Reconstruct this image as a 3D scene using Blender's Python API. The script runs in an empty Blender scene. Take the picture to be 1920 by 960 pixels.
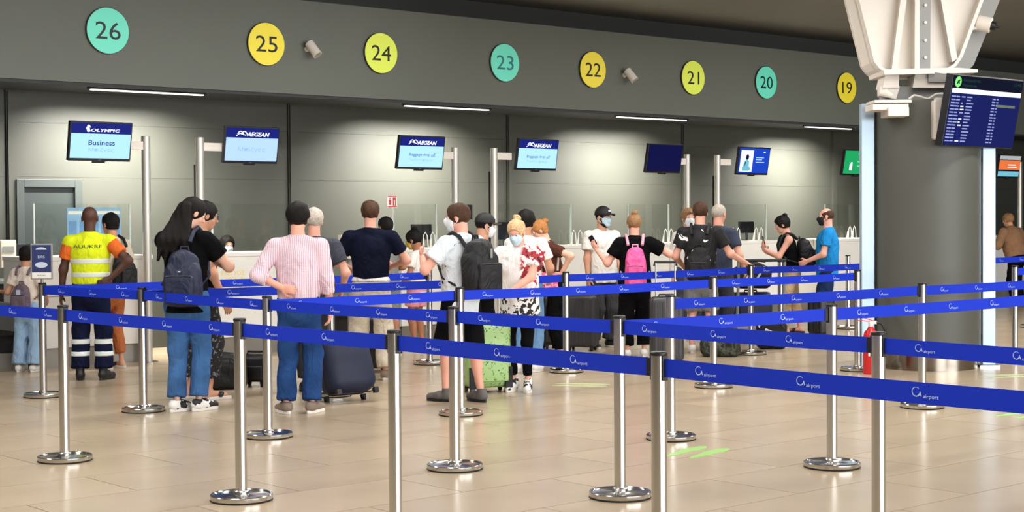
import bpy, bmesh, math, random
import numpy as np
from mathutils import Vector, Matrix, Euler

random.seed(7)
PI = math.pi
SC = bpy.context.scene
COL = SC.collection

# ------------------------------------------------------------------ camera
F_PX = 2950.0            # focal length in pixels of the 1920 px wide frame
CAM_H = 1.54
PITCH = math.atan(72 / F_PX)
ROLL = 0.0068
_fw = np.array([0, math.cos(PITCH), -math.sin(PITCH)])
_rt = np.array([1.0, 0, 0])
_up = np.cross(_rt, _fw)
EX = math.cos(ROLL) * _rt - math.sin(ROLL) * _up
EY = math.sin(ROLL) * _rt + math.cos(ROLL) * _up
cam_d = bpy.data.cameras.new('camera')
cam = bpy.data.objects.new('camera', cam_d)
COL.objects.link(cam)
cam_d.sensor_width = 36.0
cam_d.lens = 36.0 * F_PX / 1920.0
cam_d.clip_end = 300
cam.matrix_world = Matrix(((EX[0], EY[0], -_fw[0], 0), (EX[1], EY[1], -_fw[1], 0), (EX[2], EY[2], -_fw[2], CAM_H), (0, 0, 0, 1)))
SC.camera = cam

# ------------------------------------------------------------------ world, lights, exposure
SC.view_settings.view_transform = 'Standard'
SC.view_settings.look = 'None'
SC.view_settings.gamma = 1
SC.view_settings.exposure = 0.6
SC.view_settings.use_curve_mapping = False
w = bpy.data.worlds.new('world'); SC.world = w; w.use_nodes = True
bg = w.node_tree.nodes['Background']
bg.inputs[0].default_value = (1.0, 0.975, 0.94, 1)
bg.inputs[1].default_value = 0.3

def area_light(name, loc, rot, sx, sy, power, color=(1, 1, 1)):
    d = bpy.data.lights.new(name, 'AREA'); d.shape = 'RECTANGLE'; d.size = sx; d.size_y = sy
    d.energy = power; d.color = color
    o = bpy.data.objects.new(name, d); COL.objects.link(o); o.location = loc; o.rotation_euler = rot
    return o

TH = math.radians(41.3)  # direction of the check-in wall
UX, UY = math.cos(TH), math.sin(TH)
V0 = 15.5                # distance of the counter front line along the wall normal
# added overhead area lights without fittings, in rows parallel to the counters
for i, (vv, pw) in enumerate([(1.5, 150), (7.0, 150), (11.4, 160)]):
    for j in range(3):
        uu = 2.0 + j * 8.0
        area_light('overhead_fill', (UX * uu - UY * vv, UY * uu + UX * vv, 4.3), (0, 0, TH), 6.5, 0.6, pw, (1, 0.97, 0.93))
# unseen area light standing in for window daylight, before the solid rear wall
uu, vv = 9.0, -13.9
area_light('rear_daylight_stand_in', (UX * uu - UY * vv, UY * uu + UX * vv, 2.1), (PI / 2, 0, TH), 22, 3.5, 2350, (0.96, 0.98, 1.0))

# ------------------------------------------------------------------ pixel helpers
def ray(x, y):
    return _fw + (x - 960) / F_PX * EX - (y - 480) / F_PX * EY
def ground(x, y, z=0.0):
    r = ray(x, y); t = (z - CAM_H) / r[2]
    return np.array([0, 0, CAM_H]) + t * r
def onv(x, y, v):
    """point of the pixel's ray on the vertical plane parallel to the wall at normal distance v -> (u, z)"""
    r = ray(x, y); n = -UY * r[0] + UX * r[1]; t = v / n
    p = np.array([0, 0, CAM_H]) + t * r
    return UX * p[0] + UY * p[1], p[2]
def W(u, v, z=0.0):
    return Vector((UX * u - UY * v, UY * u + UX * v, z))
def atdepth(x, y, d):
    r = ray(x, y); return np.array([0, 0, CAM_H]) + r * (d / r[1])

# ------------------------------------------------------------------ materials
def lin(c):
    def g(v):
        v /= 255.0
        return v / 12.92 if v <= 0.04045 else ((v + 0.055) / 1.055) ** 2.4
    return (g(c[0]), g(c[1]), g(c[2]), 1)

MATS = {}
def mat(name, rgb, rough=0.6, metal=0.0, var=0.0, scale=8.0, bump=0.0, bscale=60.0, emit=0.0, spec=0.5, coat=0.0, rvar=0.0, objrand=0.0):
    if name in MATS: return MATS[name]
    m = bpy.data.materials.new(name); m.use_nodes = True
    nt = m.node_tree; b = nt.nodes['Principled BSDF']
    c = lin(rgb)
    b.inputs['Base Color'].default_value = c
    b.inputs['Roughness'].default_value = rough
    b.inputs['Metallic'].default_value = metal
    b.inputs['Specular IOR Level'].default_value = spec
    b.inputs['Coat Weight'].default_value = coat
    tc = nt.nodes.new('ShaderNodeTexCoord')
    if var > 0 or objrand > 0:
        n = nt.nodes.new('ShaderNodeTexNoise'); n.inputs['Scale'].default_value = scale; n.inputs['Detail'].default_value = 5
        nt.links.new(tc.outputs['Object'], n.inputs['Vector'])
        mr = nt.nodes.new('ShaderNodeMapRange')
        mr.inputs[1].default_value = 0.25; mr.inputs[2].default_value = 0.75
        mr.inputs[3].default_value = 1 - var; mr.inputs[4].default_value = 1 + var
        nt.links.new(n.outputs['Fac'], mr.inputs[0])
        hs = nt.nodes.new('ShaderNodeHueSaturation'); hs.inputs['Color'].default_value = c
        val = mr.outputs[0]
        if objrand > 0:
            oi = nt.nodes.new('ShaderNodeObjectInfo')
            m2 = nt.nodes.new('ShaderNodeMapRange'); m2.inputs[3].default_value = 1 - objrand; m2.inputs[4].default_value = 1 + objrand
            nt.links.new(oi.outputs['Random'], m2.inputs[0])
            mu = nt.nodes.new('ShaderNodeMath'); mu.operation = 'MULTIPLY'
            nt.links.new(val, mu.inputs[0]); nt.links.new(m2.outputs[0], mu.inputs[1]); val = mu.outputs[0]
        nt.links.new(val, hs.inputs['Value'])
        nt.links.new(hs.outputs[0], b.inputs['Base Color'])
        if rvar > 0:
            m3 = nt.nodes.new('ShaderNodeMapRange'); m3.inputs[3].default_value = rough - rvar; m3.inputs[4].default_value = rough + rvar
            nt.links.new(n.outputs['Fac'], m3.inputs[0]); nt.links.new(m3.outputs[0], b.inputs['Roughness'])
    if bump > 0:
        n2 = nt.nodes.new('ShaderNodeTexNoise'); n2.inputs['Scale'].default_value = bscale; n2.inputs['Detail'].default_value = 4
        nt.links.new(tc.outputs['Object'], n2.inputs['Vector'])
        bp = nt.nodes.new('ShaderNodeBump'); bp.inputs['Strength'].default_value = bump; bp.inputs['Distance'].default_value = 0.01
        nt.links.new(n2.outputs['Fac'], bp.inputs['Height']); nt.links.new(bp.outputs[0], b.inputs['Normal'])
    if emit > 0:
        b.inputs['Emission Color'].default_value = c; b.inputs['Emission Strength'].default_value = emit
        b.inputs['Base Color'].default_value = (0.0, 0.0, 0.0, 1); b.inputs['Specular IOR Level'].default_value = 0.1
    MATS[name] = m
    return m

def mat_ramp(name, build, rough=0.8):
    """material whose colour comes from build(nodes, links, texcoord) -> colour socket"""
    if name in MATS: return MATS[name]
    m = bpy.data.materials.new(name); m.use_nodes = True
    nt = m.node_tree; b = nt.nodes['Principled BSDF']; b.inputs['Roughness'].default_value = rough
    tc = nt.nodes.new('ShaderNodeTexCoord')
    nt.links.new(build(nt, tc.outputs['Object']), b.inputs['Base Color'])
    MATS[name] = m
    return m

def ramp(nt, fac, stops, const=True):
    r = nt.nodes.new('ShaderNodeValToRGB')
    r.color_ramp.interpolation = 'CONSTANT' if const else 'LINEAR'
    el = r.color_ramp.elements
    while len(el) < len(stops): el.new(0.5)
    for e, (p, c) in zip(el, stops): e.position = p; e.color = lin(c)
    nt.links.new(fac, r.inputs[0])
    return r.outputs[0]
def mapping(nt, vec, scale=(1, 1, 1), loc=(0, 0, 0), rot=(0, 0, 0)):
    n = nt.nodes.new('ShaderNodeMapping'); n.inputs['Scale'].default_value = scale; n.inputs['Location'].default_value = loc; n.inputs['Rotation'].default_value = rot
    nt.links.new(vec, n.inputs['Vector']); return n.outputs[0]
def noise(nt, vec, scale, detail=3, dist=0.0):
    n = nt.nodes.new('ShaderNodeTexNoise'); n.inputs['Scale'].default_value = scale; n.inputs['Detail'].default_value = detail; n.inputs['Distortion'].default_value = dist
    nt.links.new(vec, n.inputs['Vector']); return n.outputs['Fac']
def mixc(nt, fac, a, b):
    n = nt.nodes.new('ShaderNodeMix'); n.data_type = 'RGBA'
    if hasattr(fac, 'node'): nt.links.new(fac, n.inputs[0])
    else: n.inputs[0].default_value = fac
    for i, s in ((6, a), (7, b)):
        if hasattr(s, 'node'): nt.links.new(s, n.inputs[i])
        else: n.inputs[i].default_value = lin(s)
    return n.outputs[2]

def mat_glass(name, tint=(250, 252, 250), refl=0.035):
    if name in MATS: return MATS[name]
    m = bpy.data.materials.new(name); m.use_nodes = True; nt = m.node_tree
    nt.nodes.remove(nt.nodes['Principled BSDF']); out = nt.nodes['Material Output']
    t = nt.nodes.new('ShaderNodeBsdfTransparent'); t.inputs[0].default_value = lin(tint)
    g = nt.nodes.new('ShaderNodeBsdfGlossy'); g.inputs['Roughness'].default_value = 0.04; g.inputs['Color'].default_value = (0.9, 0.95, 0.95, 1)
    mx = nt.nodes.new('ShaderNodeMixShader'); mx.inputs[0].default_value = refl
    nt.links.new(t.outputs[0], mx.inputs[1]); nt.links.new(g.outputs[0], mx.inputs[2])
    nt.links.new(mx.outputs[0], out.inputs[0])
    MATS[name] = m
    return m

# ------------------------------------------------------------------ mesh helpers
class MB:
    def __init__(s): s.v = []; s.f = []
    def add(s, vs, fs):
        o = len(s.v); s.v += [tuple(p) for p in vs]; s.f += [tuple(i + o for i in f) for f in fs]; return s
    def box(s, c, h, M=None):
        vs = [Vector((x * h[0], y * h[1], z * h[2])) for x in (-1, 1) for y in (-1, 1) for z in (-1, 1)]
        if M is not None: vs = [M @ p for p in vs]
        c = Vector(c)
        return s.add([p + c for p in vs], [(0, 1, 3, 2), (4, 6, 7, 5), (0, 4, 5, 1), (2, 3, 7, 6), (0, 2, 6, 4), (1, 5, 7, 3)])
    def prism(s, poly, fn, d0, d1):
        """poly: 2-D points; fn(x, y, d) -> 3-D point"""
        n = len(poly)
        vs = [fn(x, y, d0) for x, y in poly] + [fn(x, y, d1) for x, y in poly]
        fs = [tuple(range(n))[::-1], tuple(range(n, 2 * n))] + [(i, (i + 1) % n, n + (i + 1) % n, n + i) for i in range(n)]
        return s.add(vs, fs)
    def tube(s, pts, r, n=8, closed=False):
        pts = [Vector(p) for p in pts]; m = len(pts)
        rs = r if isinstance(r, (list, tuple)) else [r] * m
        rings = []; up = None
        for i, p in enumerate(pts):
            if closed: d = pts[(i + 1) % m] - pts[i - 1]
            else: d = pts[min(i + 1, m - 1)] - pts[max(i - 1, 0)]
            d.normalize()
            if up is None: up = Vector((0, 0, 1)) if abs(d.z) < 0.9 else Vector((1, 0, 0))
            a = d.cross(up).normalized(); b = a.cross(d).normalized(); up = b
            rings.append([p + (a * math.cos(2 * PI * k / n) + b * math.sin(2 * PI * k / n)) * rs[i] for k in range(n)])
        vs = [q for rg in rings for q in rg]; fs = []
        for i in range(m if closed else m - 1):
            j = (i + 1) % m
            for k in range(n): fs.append((i * n + k, i * n + (k + 1) % n, j * n + (k + 1) % n, j * n + k))
        if not closed: fs += [tuple(range(n))[::-1], tuple((m - 1) * n + k for k in range(n))]
        return s.add(vs, fs)
    def cyl(s, a, b, r0, r1=None, n=16):
        return s.tube([a, b], [r0, r0 if r1 is None else r1], n)
    def lathe(s, prof, n=32, c=(0, 0, 0)):
        vs = []; fs = []; m = len(prof)
        for r, z in prof:
            for k in range(n): vs.append((c[0] + r * math.cos(2 * PI * k / n), c[1] + r * math.sin(2 * PI * k / n), c[2] + z))
        for i in range(m - 1):
            for k in range(n): fs.append((i * n + k, i * n + (k + 1) % n, (i + 1) * n + (k + 1) % n, (i + 1) * n + k))
        fs += [tuple(range(n))[::-1], tuple((m - 1) * n + k for k in range(n))]
        return s.add(vs, fs)
    def mesh(s, name, smooth=False, bevel=0.0, seg=2):
        me = bpy.data.meshes.new(name); me.from_pydata([tuple(p) for p in s.v], [], s.f); me.validate()
        bm = bmesh.new(); bm.from_mesh(me)
        bmesh.ops.remove_doubles(bm, verts=bm.verts, dist=1e-6)
        if bevel > 0:
            bmesh.ops.bevel(bm, geom=[e for e in bm.edges if len(e.link_faces) == 2 and e.calc_face_angle(0) > 0.5], offset=bevel, segments=seg, profile=0.5, affect='EDGES', clamp_overlap=True)
        bmesh.ops.recalc_face_normals(bm, faces=bm.faces)
        bm.to_mesh(me); bm.free()
        if smooth:
            me.polygons.foreach_set('use_smooth', [True] * len(me.polygons))
            me.set_sharp_from_angle(angle=math.radians(38))
        return me
    def build(s, name, m, parent=None, smooth=False, bevel=0.0, seg=2):
        return obj(name, s.mesh(name, smooth, bevel, seg), m, parent)

def obj(name, me, m, parent=None, label=None):
    o = bpy.data.objects.new(name, me); COL.objects.link(o)
    if m is not None and len(me.materials) == 0: me.materials.append(m)
    if parent is not None: o.parent = parent
    if label: o['label'] = label
    return o
def thing(name, label, cat, loc=(0, 0, 0), rotz=0.0, group=None):
    o = bpy.data.objects.new(name, None); COL.objects.link(o)
    o.empty_display_size = 0.1
    o.location = loc; o.rotation_euler = (0, 0, rotz); o['label'] = label; o['category'] = cat
    if group: o['group'] = group
    return o
def tag(o, label, cat, group=None):
    o['label'] = label; o['category'] = cat
    if group: o['group'] = group
    return o
def struct(o, label=None, cat=None):
    o['kind'] = 'structure'
    if label: o['label'] = label
    if cat: o['category'] = cat
    return o

TEXTS = {}
def text_mesh(txt, width=None, height=None, thick=0.0012, shear=0.0, bold=0.0):
    key = (txt, width, height, shear, bold)
    if key in TEXTS: return TEXTS[key]
    cu = bpy.data.curves.new('txt', 'FONT'); cu.body = txt; cu.align_x = 'CENTER'; cu.align_y = 'CENTER'
    cu.resolution_u = 3; cu.shear = shear; cu.offset = bold; cu.size = 1
    o = bpy.data.objects.new('txt', cu); COL.objects.link(o)
    dg = bpy.context.evaluated_depsgraph_get(); me = bpy.data.meshes.new_from_object(o.evaluated_get(dg))
    bpy.data.objects.remove(o); bpy.data.curves.remove(cu)
    co = np.empty(len(me.vertices) * 3, np.float32); me.vertices.foreach_get('co', co); co = co.reshape(-1, 3)
    mn, mx = co.min(0), co.max(0); co -= (mn + mx) / 2
    sx = width / (mx[0] - mn[0]) if width else None
    sy = height / (mx[1] - mn[1]) if height else None
    if sx is None: sx = sy
    if sy is None: sy = sx
    co[:, 0] *= sx; co[:, 1] *= sy
    me.vertices.foreach_set('co', co.ravel())
    me.materials.clear()
    TEXTS[key] = me
    return me
def text(txt, m, parent, loc, rot, width=None, height=None, name='lettering', **k):
    me = text_mesh(txt, width, height, **k).copy()
    o = obj(name, me, m, parent); o.location = loc; o.rotation_euler = rot
    return o

# ------------------------------------------------------------------ implicit surfaces (bodies, clothes, soft bags)
def surface_nets(Fv, org, vox):
    S = Fv < 0
    nx, ny, nz = Fv.shape
    C = {}
    for a in (0, 1):
        for b in (0, 1):
            for c in (0, 1): C[a, b, c] = (slice(a, nx - 1 + a), slice(b, ny - 1 + b), slice(c, nz - 1 + c))
    cnt = np.zeros((nx - 1, ny - 1, nz - 1), np.int8)
    for k in C: cnt += S[C[k]]
    act = (cnt > 0) & (cnt < 8)
    ai = np.argwhere(act); n = len(ai)
    if n == 0: return np.zeros((0, 3)), np.zeros((0, 4), int)
    idx = -np.ones(act.shape, np.int64); idx[act] = np.arange(n)
    acc = np.zeros((n, 3)); num = np.zeros(n)
    for ax in range(3):
        o1, o2 = [q for q in range(3) if q != ax]
        for b in (0, 1):
            for c in (0, 1):
                p0 = ai.copy(); p0[:, o1] += b; p0[:, o2] += c
                p1 = p0.copy(); p1[:, ax] += 1
                f0 = Fv[p0[:, 0], p0[:, 1], p0[:, 2]]; f1 = Fv[p1[:, 0], p1[:, 1], p1[:, 2]]
                cr = (f0 < 0) != (f1 < 0)
                t = np.where(cr, f0 / np.where(cr, f0 - f1, 1), 0)
                q = p0.astype(float); q[:, ax] += t
                acc[cr] += q[cr]; num[cr] += 1
    V = acc / num[:, None] * vox + org
    quads = []
    for ax in range(3):
        o1, o2 = [q for q in range(3) if q != ax]
        sl0 = [slice(None)] * 3; sl1 = [slice(None)] * 3
        sl0[ax] = slice(0, -1); sl1[ax] = slice(1, None)
        A = S[tuple(sl0)]; B = S[tuple(sl1)]
        e = np.argwhere(A != B)
        ok = (e[:, o1] > 0) & (e[:, o2] > 0) & (e[:, o1] < Fv.shape[o1] - 1) & (e[:, o2] < Fv.shape[o2] - 1)
        e = e[ok]
        def cell(d1, d2):
            q = e.copy(); q[:, o1] += d1; q[:, o2] += d2
            return idx[q[:, 0], q[:, 1], q[:, 2]]
        Q = np.stack([cell(-1, -1), cell(0, -1), cell(0, 0), cell(-1, 0)], 1)
        flip = A[e[:, 0], e[:, 1], e[:, 2]]
        if ax == 1: flip = ~flip
        Q[~flip] = Q[~flip][:, ::-1]
        quads.append(Q)
    return V, np.concatenate(quads)

I3 = np.eye(3)
class SDF:
    """smooth union of primitives on a grid, meshed with surface nets"""
    def __init__(s, k=0.03): s.p = []; s.k = k; s.cuts = []; s.wr = None
    def _add(s, fn, lo, hi, op, k): s.p.append((fn, np.array(lo, float), np.array(hi, float), op, s.k if k is None else k)); return s
    def cone(s, a, b, ra, rb, f0=False, f1=False, op='u', k=None, R=None, c=None, sc=(1, 1, 1), grow=0.0):
        a = np.array(a, float); b = np.array(b, float); ra += grow; rb += grow
        c = np.zeros(3) if c is None else np.array(c, float); R = I3 if R is None else R; sc = np.array(sc, float)
        # a, b are given in the frame (c, R, sc)
        wa = c + R @ (a * sc); wb = c + R @ (b * sc); rm = max(ra, rb) * max(sc.max(), 1)
        lo = np.minimum(wa, wb) - rm; hi = np.maximum(wa, wb) + rm
        ab = b - a; L2 = ab @ ab; L = math.sqrt(L2); mins = sc.min()
        def fn(X, Y, Z):
            x = X - c[0]; y = Y - c[1]; z = Z - c[2]
            px = (R[0, 0] * x + R[1, 0] * y + R[2, 0] * z) / sc[0] - a[0]
            py = (R[0, 1] * x + R[1, 1] * y + R[2, 1] * z) / sc[1] - a[1]
            pz = (R[0, 2] * x + R[1, 2] * y + R[2, 2] * z) / sc[2] - a[2]
            tt = (px * ab[0] + py * ab[1] + pz * ab[2]) / L2
            t = np.clip(tt, 0, 1)
            d = np.sqrt((px - t * ab[0]) ** 2 + (py - t * ab[1]) ** 2 + (pz - t * ab[2]) ** 2) - (ra + (rb - ra) * t)
            if f0: d = np.maximum(d, -tt * L)
            if f1: d = np.maximum(d, (tt - 1) * L)
            return d * mins
        return s._add(fn, lo, hi, op, k)
    def ell(s, c, r, R=None, op='u', k=None, grow=0.0):
        c = np.array(c, float); r = np.array(r, float) + grow; R = I3 if R is None else R
        m = r.max()
        def fn(X, Y, Z):
            x = X - c[0]; y = Y - c[1]; z = Z - c[2]
            px = (R[0, 0] * x + R[1, 0] * y + R[2, 0] * z); py = (R[0, 1] * x + R[1, 1] * y + R[2, 1] * z); pz = (R[0, 2] * x + R[1, 2] * y + R[2, 2] * z)
            k0 = np.sqrt((px / r[0]) ** 2 + (py / r[1]) ** 2 + (pz / r[2]) ** 2)
            k1 = np.sqrt((px / r[0] ** 2) ** 2 + (py / r[1] ** 2) ** 2 + (pz / r[2] ** 2) ** 2) + 1e-9
            return k0 * (k0 - 1) / k1
        return s._add(fn, c - m, c + m, op, k)
    def box(s, c, h, R=None, rd=0.0, op='u', k=None):
        c = np.array(c, float); h = np.array(h, float); R = I3 if R is None else R
        m = np.linalg.norm(h)
        def fn(X, Y, Z):
            x = X - c[0]; y = Y - c[1]; z = Z - c[2]
            qx = np.abs(R[0, 0] * x + R[1, 0] * y + R[2, 0] * z) - h[0] + rd
            qy = np.abs(R[0, 1] * x + R[1, 1] * y + R[2, 1] * z) - h[1] + rd
            qz = np.abs(R[0, 2] * x + R[1, 2] * y + R[2, 2] * z) - h[2] + rd
            return np.sqrt(np.maximum(qx, 0) ** 2 + np.maximum(qy, 0) ** 2 + np.maximum(qz, 0) ** 2) + np.minimum(np.maximum(qx, np.maximum(qy, qz)), 0) - rd
        return s._add(fn, c - m, c + m, op, k)
    def cut(s, p, n):
        """keep the side n points away from"""
        s.cuts.append((np.array(p, float), np.array(n, float) / np.linalg.norm(n))); return s
    def wrinkle(s, amp, fr=(22, 18, 30), ph=0.0): s.wr = (amp, fr, ph); return s
    def arrays(s, vox):
        lo = np.min([p[1] for p in s.p if p[3] == 'u'], 0) - 4 * vox - 0.01; hi = np.max([p[2] for p in s.p if p[3] == 'u'], 0) + 4 * vox + 0.01
        n = np.ceil((hi - lo) / vox).astype(int) + 1
        ax = [lo[i] + vox * np.arange(n[i]) for i in range(3)]
        Fv = np.full(n, 1.0)
        for fn, a, b, op, k in s.p:
            mg = k + 2.5 * vox
            i0 = np.clip(np.floor((a - mg - lo) / vox).astype(int), 0, n); i1 = np.clip(np.ceil((b + mg - lo) / vox).astype(int) + 1, 0, n)
            if (i1 <= i0).any(): continue
            sl = tuple(slice(i0[q], i1[q]) for q in range(3))
            d = fn(ax[0][sl[0]][:, None, None], ax[1][sl[1]][None, :, None], ax[2][sl[2]][None, None, :])
            A = Fv[sl]
            if op == 'u':
                if k > 1e-4:
                    h = np.clip(0.5 + 0.5 * (d - A) / k, 0, 1); Fv[sl] = d * (1 - h) + A * h - k * h * (1 - h)
                else: Fv[sl] = np.minimum(A, d)
            elif op == 's': Fv[sl] = np.maximum(A, -d)
            elif op == 'i':
                G = np.full(n, 1.0); G[sl] = np.maximum(A, d); Fv = G
        X = ax[0][:, None, None]; Y = ax[1][None, :, None]; Z = ax[2][None, None, :]
        if s.wr:
            a, fr, ph = s.wr
            Fv = Fv + a * (0.8 * np.sin(fr[0] * X + 13 * Z + ph + 1.5 * np.sin(9 * Z + 5 * Y)) * np.sin(0.6 * fr[2] * Z + 12 * Y + 2 * ph) + 0.5 * np.sin(fr[1] * Y - 0.8 * fr[2] * Z + 23 * X + ph + 1.3 * np.sin(14 * X + 8 * Z)))
        for p, nn in s.cuts: Fv = np.maximum(Fv, (X - p[0]) * nn[0] + (Y - p[1]) * nn[1] + (Z - p[2]) * nn[2])
        return surface_nets(Fv, lo, vox)
    def build(s, name, m, parent, vox=0.012): return arr_obj(name, [s.arrays(vox)], m, parent)

def arr_obj(name, parts, m, parent):
    vs = []; fs = []; o = 0
    for V, Q in parts:
        vs.append(V); fs.append(Q + o); o += len(V)
    V = np.concatenate(vs); Q = np.concatenate(fs)
    me = bpy.data.meshes.new(name)
    me.vertices.add(len(V)); me.vertices.foreach_set('co', V.astype(np.float32).ravel())
    me.loops.add(len(Q) * 4); me.loops.foreach_set('vertex_index', Q.astype(np.int32).ravel())
    me.polygons.add(len(Q)); me.polygons.foreach_set('loop_start', np.arange(0, len(Q) * 4, 4, dtype=np.int32))
    me.polygons.foreach_set('use_smooth', np.ones(len(Q), bool))
    me.update(calc_edges=True)
    return obj(name, me, m, parent)

def rx(a): c, s = math.cos(a), math.sin(a); return np.array([[1, 0, 0], [0, c, -s], [0, s, c]])
def ry(a): c, s = math.cos(a), math.sin(a); return np.array([[c, 0, s], [0, 1, 0], [-s, 0, c]])
def rz(a): c, s = math.cos(a), math.sin(a); return np.array([[c, -s, 0], [s, c, 0], [0, 0, 1]])

# ------------------------------------------------------------------ the hall
M_wall = mat('wall_olive_grey_panel', (68, 69, 62), 0.55, var=0.05, scale=1.5, bump=0.03, bscale=150)
M_fascia = mat('fascia_olive_grey_paint', (99, 103, 95), 0.6, var=0.05, scale=0.8, bump=0.03, bscale=120)
M_joint = mat('dark_joint', (40, 44, 44), 0.8)
M_soffit = mat('dark_soffit_paint', (48, 50, 52), 0.7)
M_ceil = mat('ceiling_grey_paint', (112, 111, 106), 0.7, var=0.04, scale=0.7)
M_band = mat('charcoal_band', (62, 62, 60), 0.7)
M_grout = mat('floor_grout', (84, 74, 62), 0.8)
M_tile = mat('beige_polished_tile', (180, 162, 136), 0.24, var=0.045, scale=1.6, objrand=0.055, rvar=0.06, bump=0.015, bscale=30)
M_door = mat('dark_green_grey_door', (42, 49, 48), 0.5, var=0.04)
M_doorframe = mat('door_frame_grey', (58, 64, 62), 0.5)
M_steel = mat('brushed_stainless_steel', (205, 203, 200), 0.24, 1.0)
M_steel_d = mat('polished_base_steel', (190, 188, 184), 0.16, 1.0, var=0.05, scale=15)
M_satin = mat('satin_aluminium', (205, 202, 194), 0.45, 0.75)
M_black = mat('black_plastic', (18, 18, 20), 0.45)
M_rubber = mat('black_rubber', (22, 22, 22), 0.8)
M_white = mat('white_laminate', (232, 230, 224), 0.35, var=0.02)
M_whitep = mat('white_paint_steel', (226, 218, 208), 0.4, var=0.03, scale=4)
M_greyp = mat('grey_paint_steel', (142, 142, 140), 0.45, var=0.03)
M_plinth = mat('steel_plinth', (150, 146, 138), 0.35, 0.6, var=0.06, scale=6)
M_glass = mat_glass('clear_acrylic')

# floor: grout bed with separate tiles
fl = MB(); fl.box((0, 0, -0.056), (30, 22, 0.05))
floor = struct(fl.build('floor', M_grout)); floor.location = W(11, 4); floor.rotation_euler = (0, 0, TH)
TU, TV, GAP = 1.32, 0.66, 0.007
tm = MB(); tm.box((0, 0, -0.003), ((TU - GAP) / 2, (TV - GAP) / 2, 0.003))
tile_me = tm.mesh('tile'); tile_me.materials.append(M_tile)
def project(p):
    d = np.array(p, float) - np.array([0, 0, CAM_H]); k = d @ _fw
    return 960 + F_PX * (d @ EX) / k, 480 - F_PX * (d @ EY) / k, k
vis = []; rest = MB()
for j in range(-26, 22):
    for i in range(-14, 31):
        u = 7.58 + (i + (0.5 if j % 2 else 0)) * TU + TU / 2; v = 6.14 + j * TV + TV / 2
        if abs(u - 11) > 29 or abs(v - 4) > 21 or v > V0 + 1.6: continue
        ins = False
        for du in (-.5, 0, .5):
            for dv in (-.5, 0, .5):
                x, y, k = project(W(u + du * TU, v + dv * TV))
                if k > 1 and -20 < x < 1940 and y < 990: ins = True
        if ins: vis.append((u * u + v * v, u, v))
        else: rest.box((u - 11, v - 4, -0.003), ((TU - GAP) / 2, (TV - GAP) / 2, 0.003))
vis.sort()
for q, (dd, u, v) in enumerate(vis):
    if q < 300:
        o = bpy.data.objects.new('tile', tile_me); COL.objects.link(o); o.parent = floor; o.location = (u - 11, v - 4, 0)
    else: rest.box((u - 11, v - 4, -0.003), ((TU - GAP) / 2, (TV - GAP) / 2, 0.003))
o = rest.build('tile_field', M_tile, floor); o['kind'] = 'stuff'

# back wall behind the counters
VB = V0 + 1.55
def wbox(mb, u0, u1, v0, v1, z0, z1):
    c = W((u0 + u1) / 2, (v0 + v1) / 2, (z0 + z1) / 2)
    mb.box(c, ((u1 - u0) / 2, (v1 - v0) / 2, (z1 - z0) / 2), Matrix.Rotation(TH, 3, 'Z'))
U0, U1 = -8.0, 44.0
m = MB(); wbox(m, U0, U1, VB + 0.03, VB + 0.3, 0, 3.3)
wall_back = struct(m.build('wall_back', M_joint))
seams = [onv(x, 300, VB)[0] for x in (540, 950, 1278, 1558)]
per = (seams[-1] - seams[0]) / 3
edges = [seams[0] - per * k for k in range(6, 0, -1)] + seams + [seams[-1] + per * k for k in range(1, 8)]
edges = [e for e in edges if U0 < e < U1]; edges = [U0] + edges + [U1]
for a, b in zip(edges[:-1], edges[1:]):
    mid = (a + b) / 2
    for u0, u1 in ((a, b),):
        for z0, z1 in ((0.0, 2.04), (2.04, 2.66), (2.66, 3.28)):
            m = MB(); g = 0.0012; wbox(m, u0 + (0.01 if u0 == a else g), u1 - (0.01 if u1 == b else g), VB, VB + 0.03, z0 + g, z1 - g)
            m.build('panel', M_wall, wall_back)
# solid rear wall behind the camera, and the two end walls
m = MB(); wbox(m, U0, U1, -14.3, -14.0, 0, 4.5); struct(m.build('wall_rear', mat('pale_grey_wall', (120, 118, 112), 0.7)))
m = MB(); wbox(m, U0 - 0.3, U0, -14.3, VB + 0.3, 0, 4.8); struct(m.build('wall_left', mat('grey_end_wall', (84, 84, 80), 0.7)))
m = MB(); wbox(m, U1, U1 + 0.3, -14.3, VB + 0.3, 0, 4.8); struct(m.build('wall_right', mat('grey_end_wall', (84, 84, 80), 0.7)))
k = 0
for e in edges[1:-1]:
    k += 1
    m = MB(); wbox(m, e + 0.02, e + 0.14, VB - 0.035, VB + 0.001, 0, 3.0)
    struct(m.build('trim_%d' % k, M_wall))
# fascia, soffit, recess above it, ceiling
m = MB(); wbox(m, U0, U1, V0, V0 + 0.25, 3.0, 4.1); struct(m.build('wall_fascia', M_fascia))
m = MB(); wbox(m, U0, U1, V0 + 0.02, V0 + 0.09, 2.965, 3.0); struct(m.build('trim_20', M_soffit))
m = MB(); wbox(m, U0, U1, V0 + 0.25, VB + 0.3, 3.02, 3.1); struct(m.build('ceiling_niche', M_soffit))
m = MB(); wbox(m, U0, U1, V0 + 0.6, V0 + 0.8, 4.0, 4.8); struct(m.build('wall_upper', M_band))
m = MB(); wbox(m, U0, U1, V0 + 0.2, V0 + 0.62, 4.02, 4.08); struct(m.build('trim_21', M_band))
ce = MB(); wbox(ce, U0, U1, -14, V0 + 0.6, 4.42, 4.5); ceiling = struct(ce.build('ceiling', M_ceil))

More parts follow.
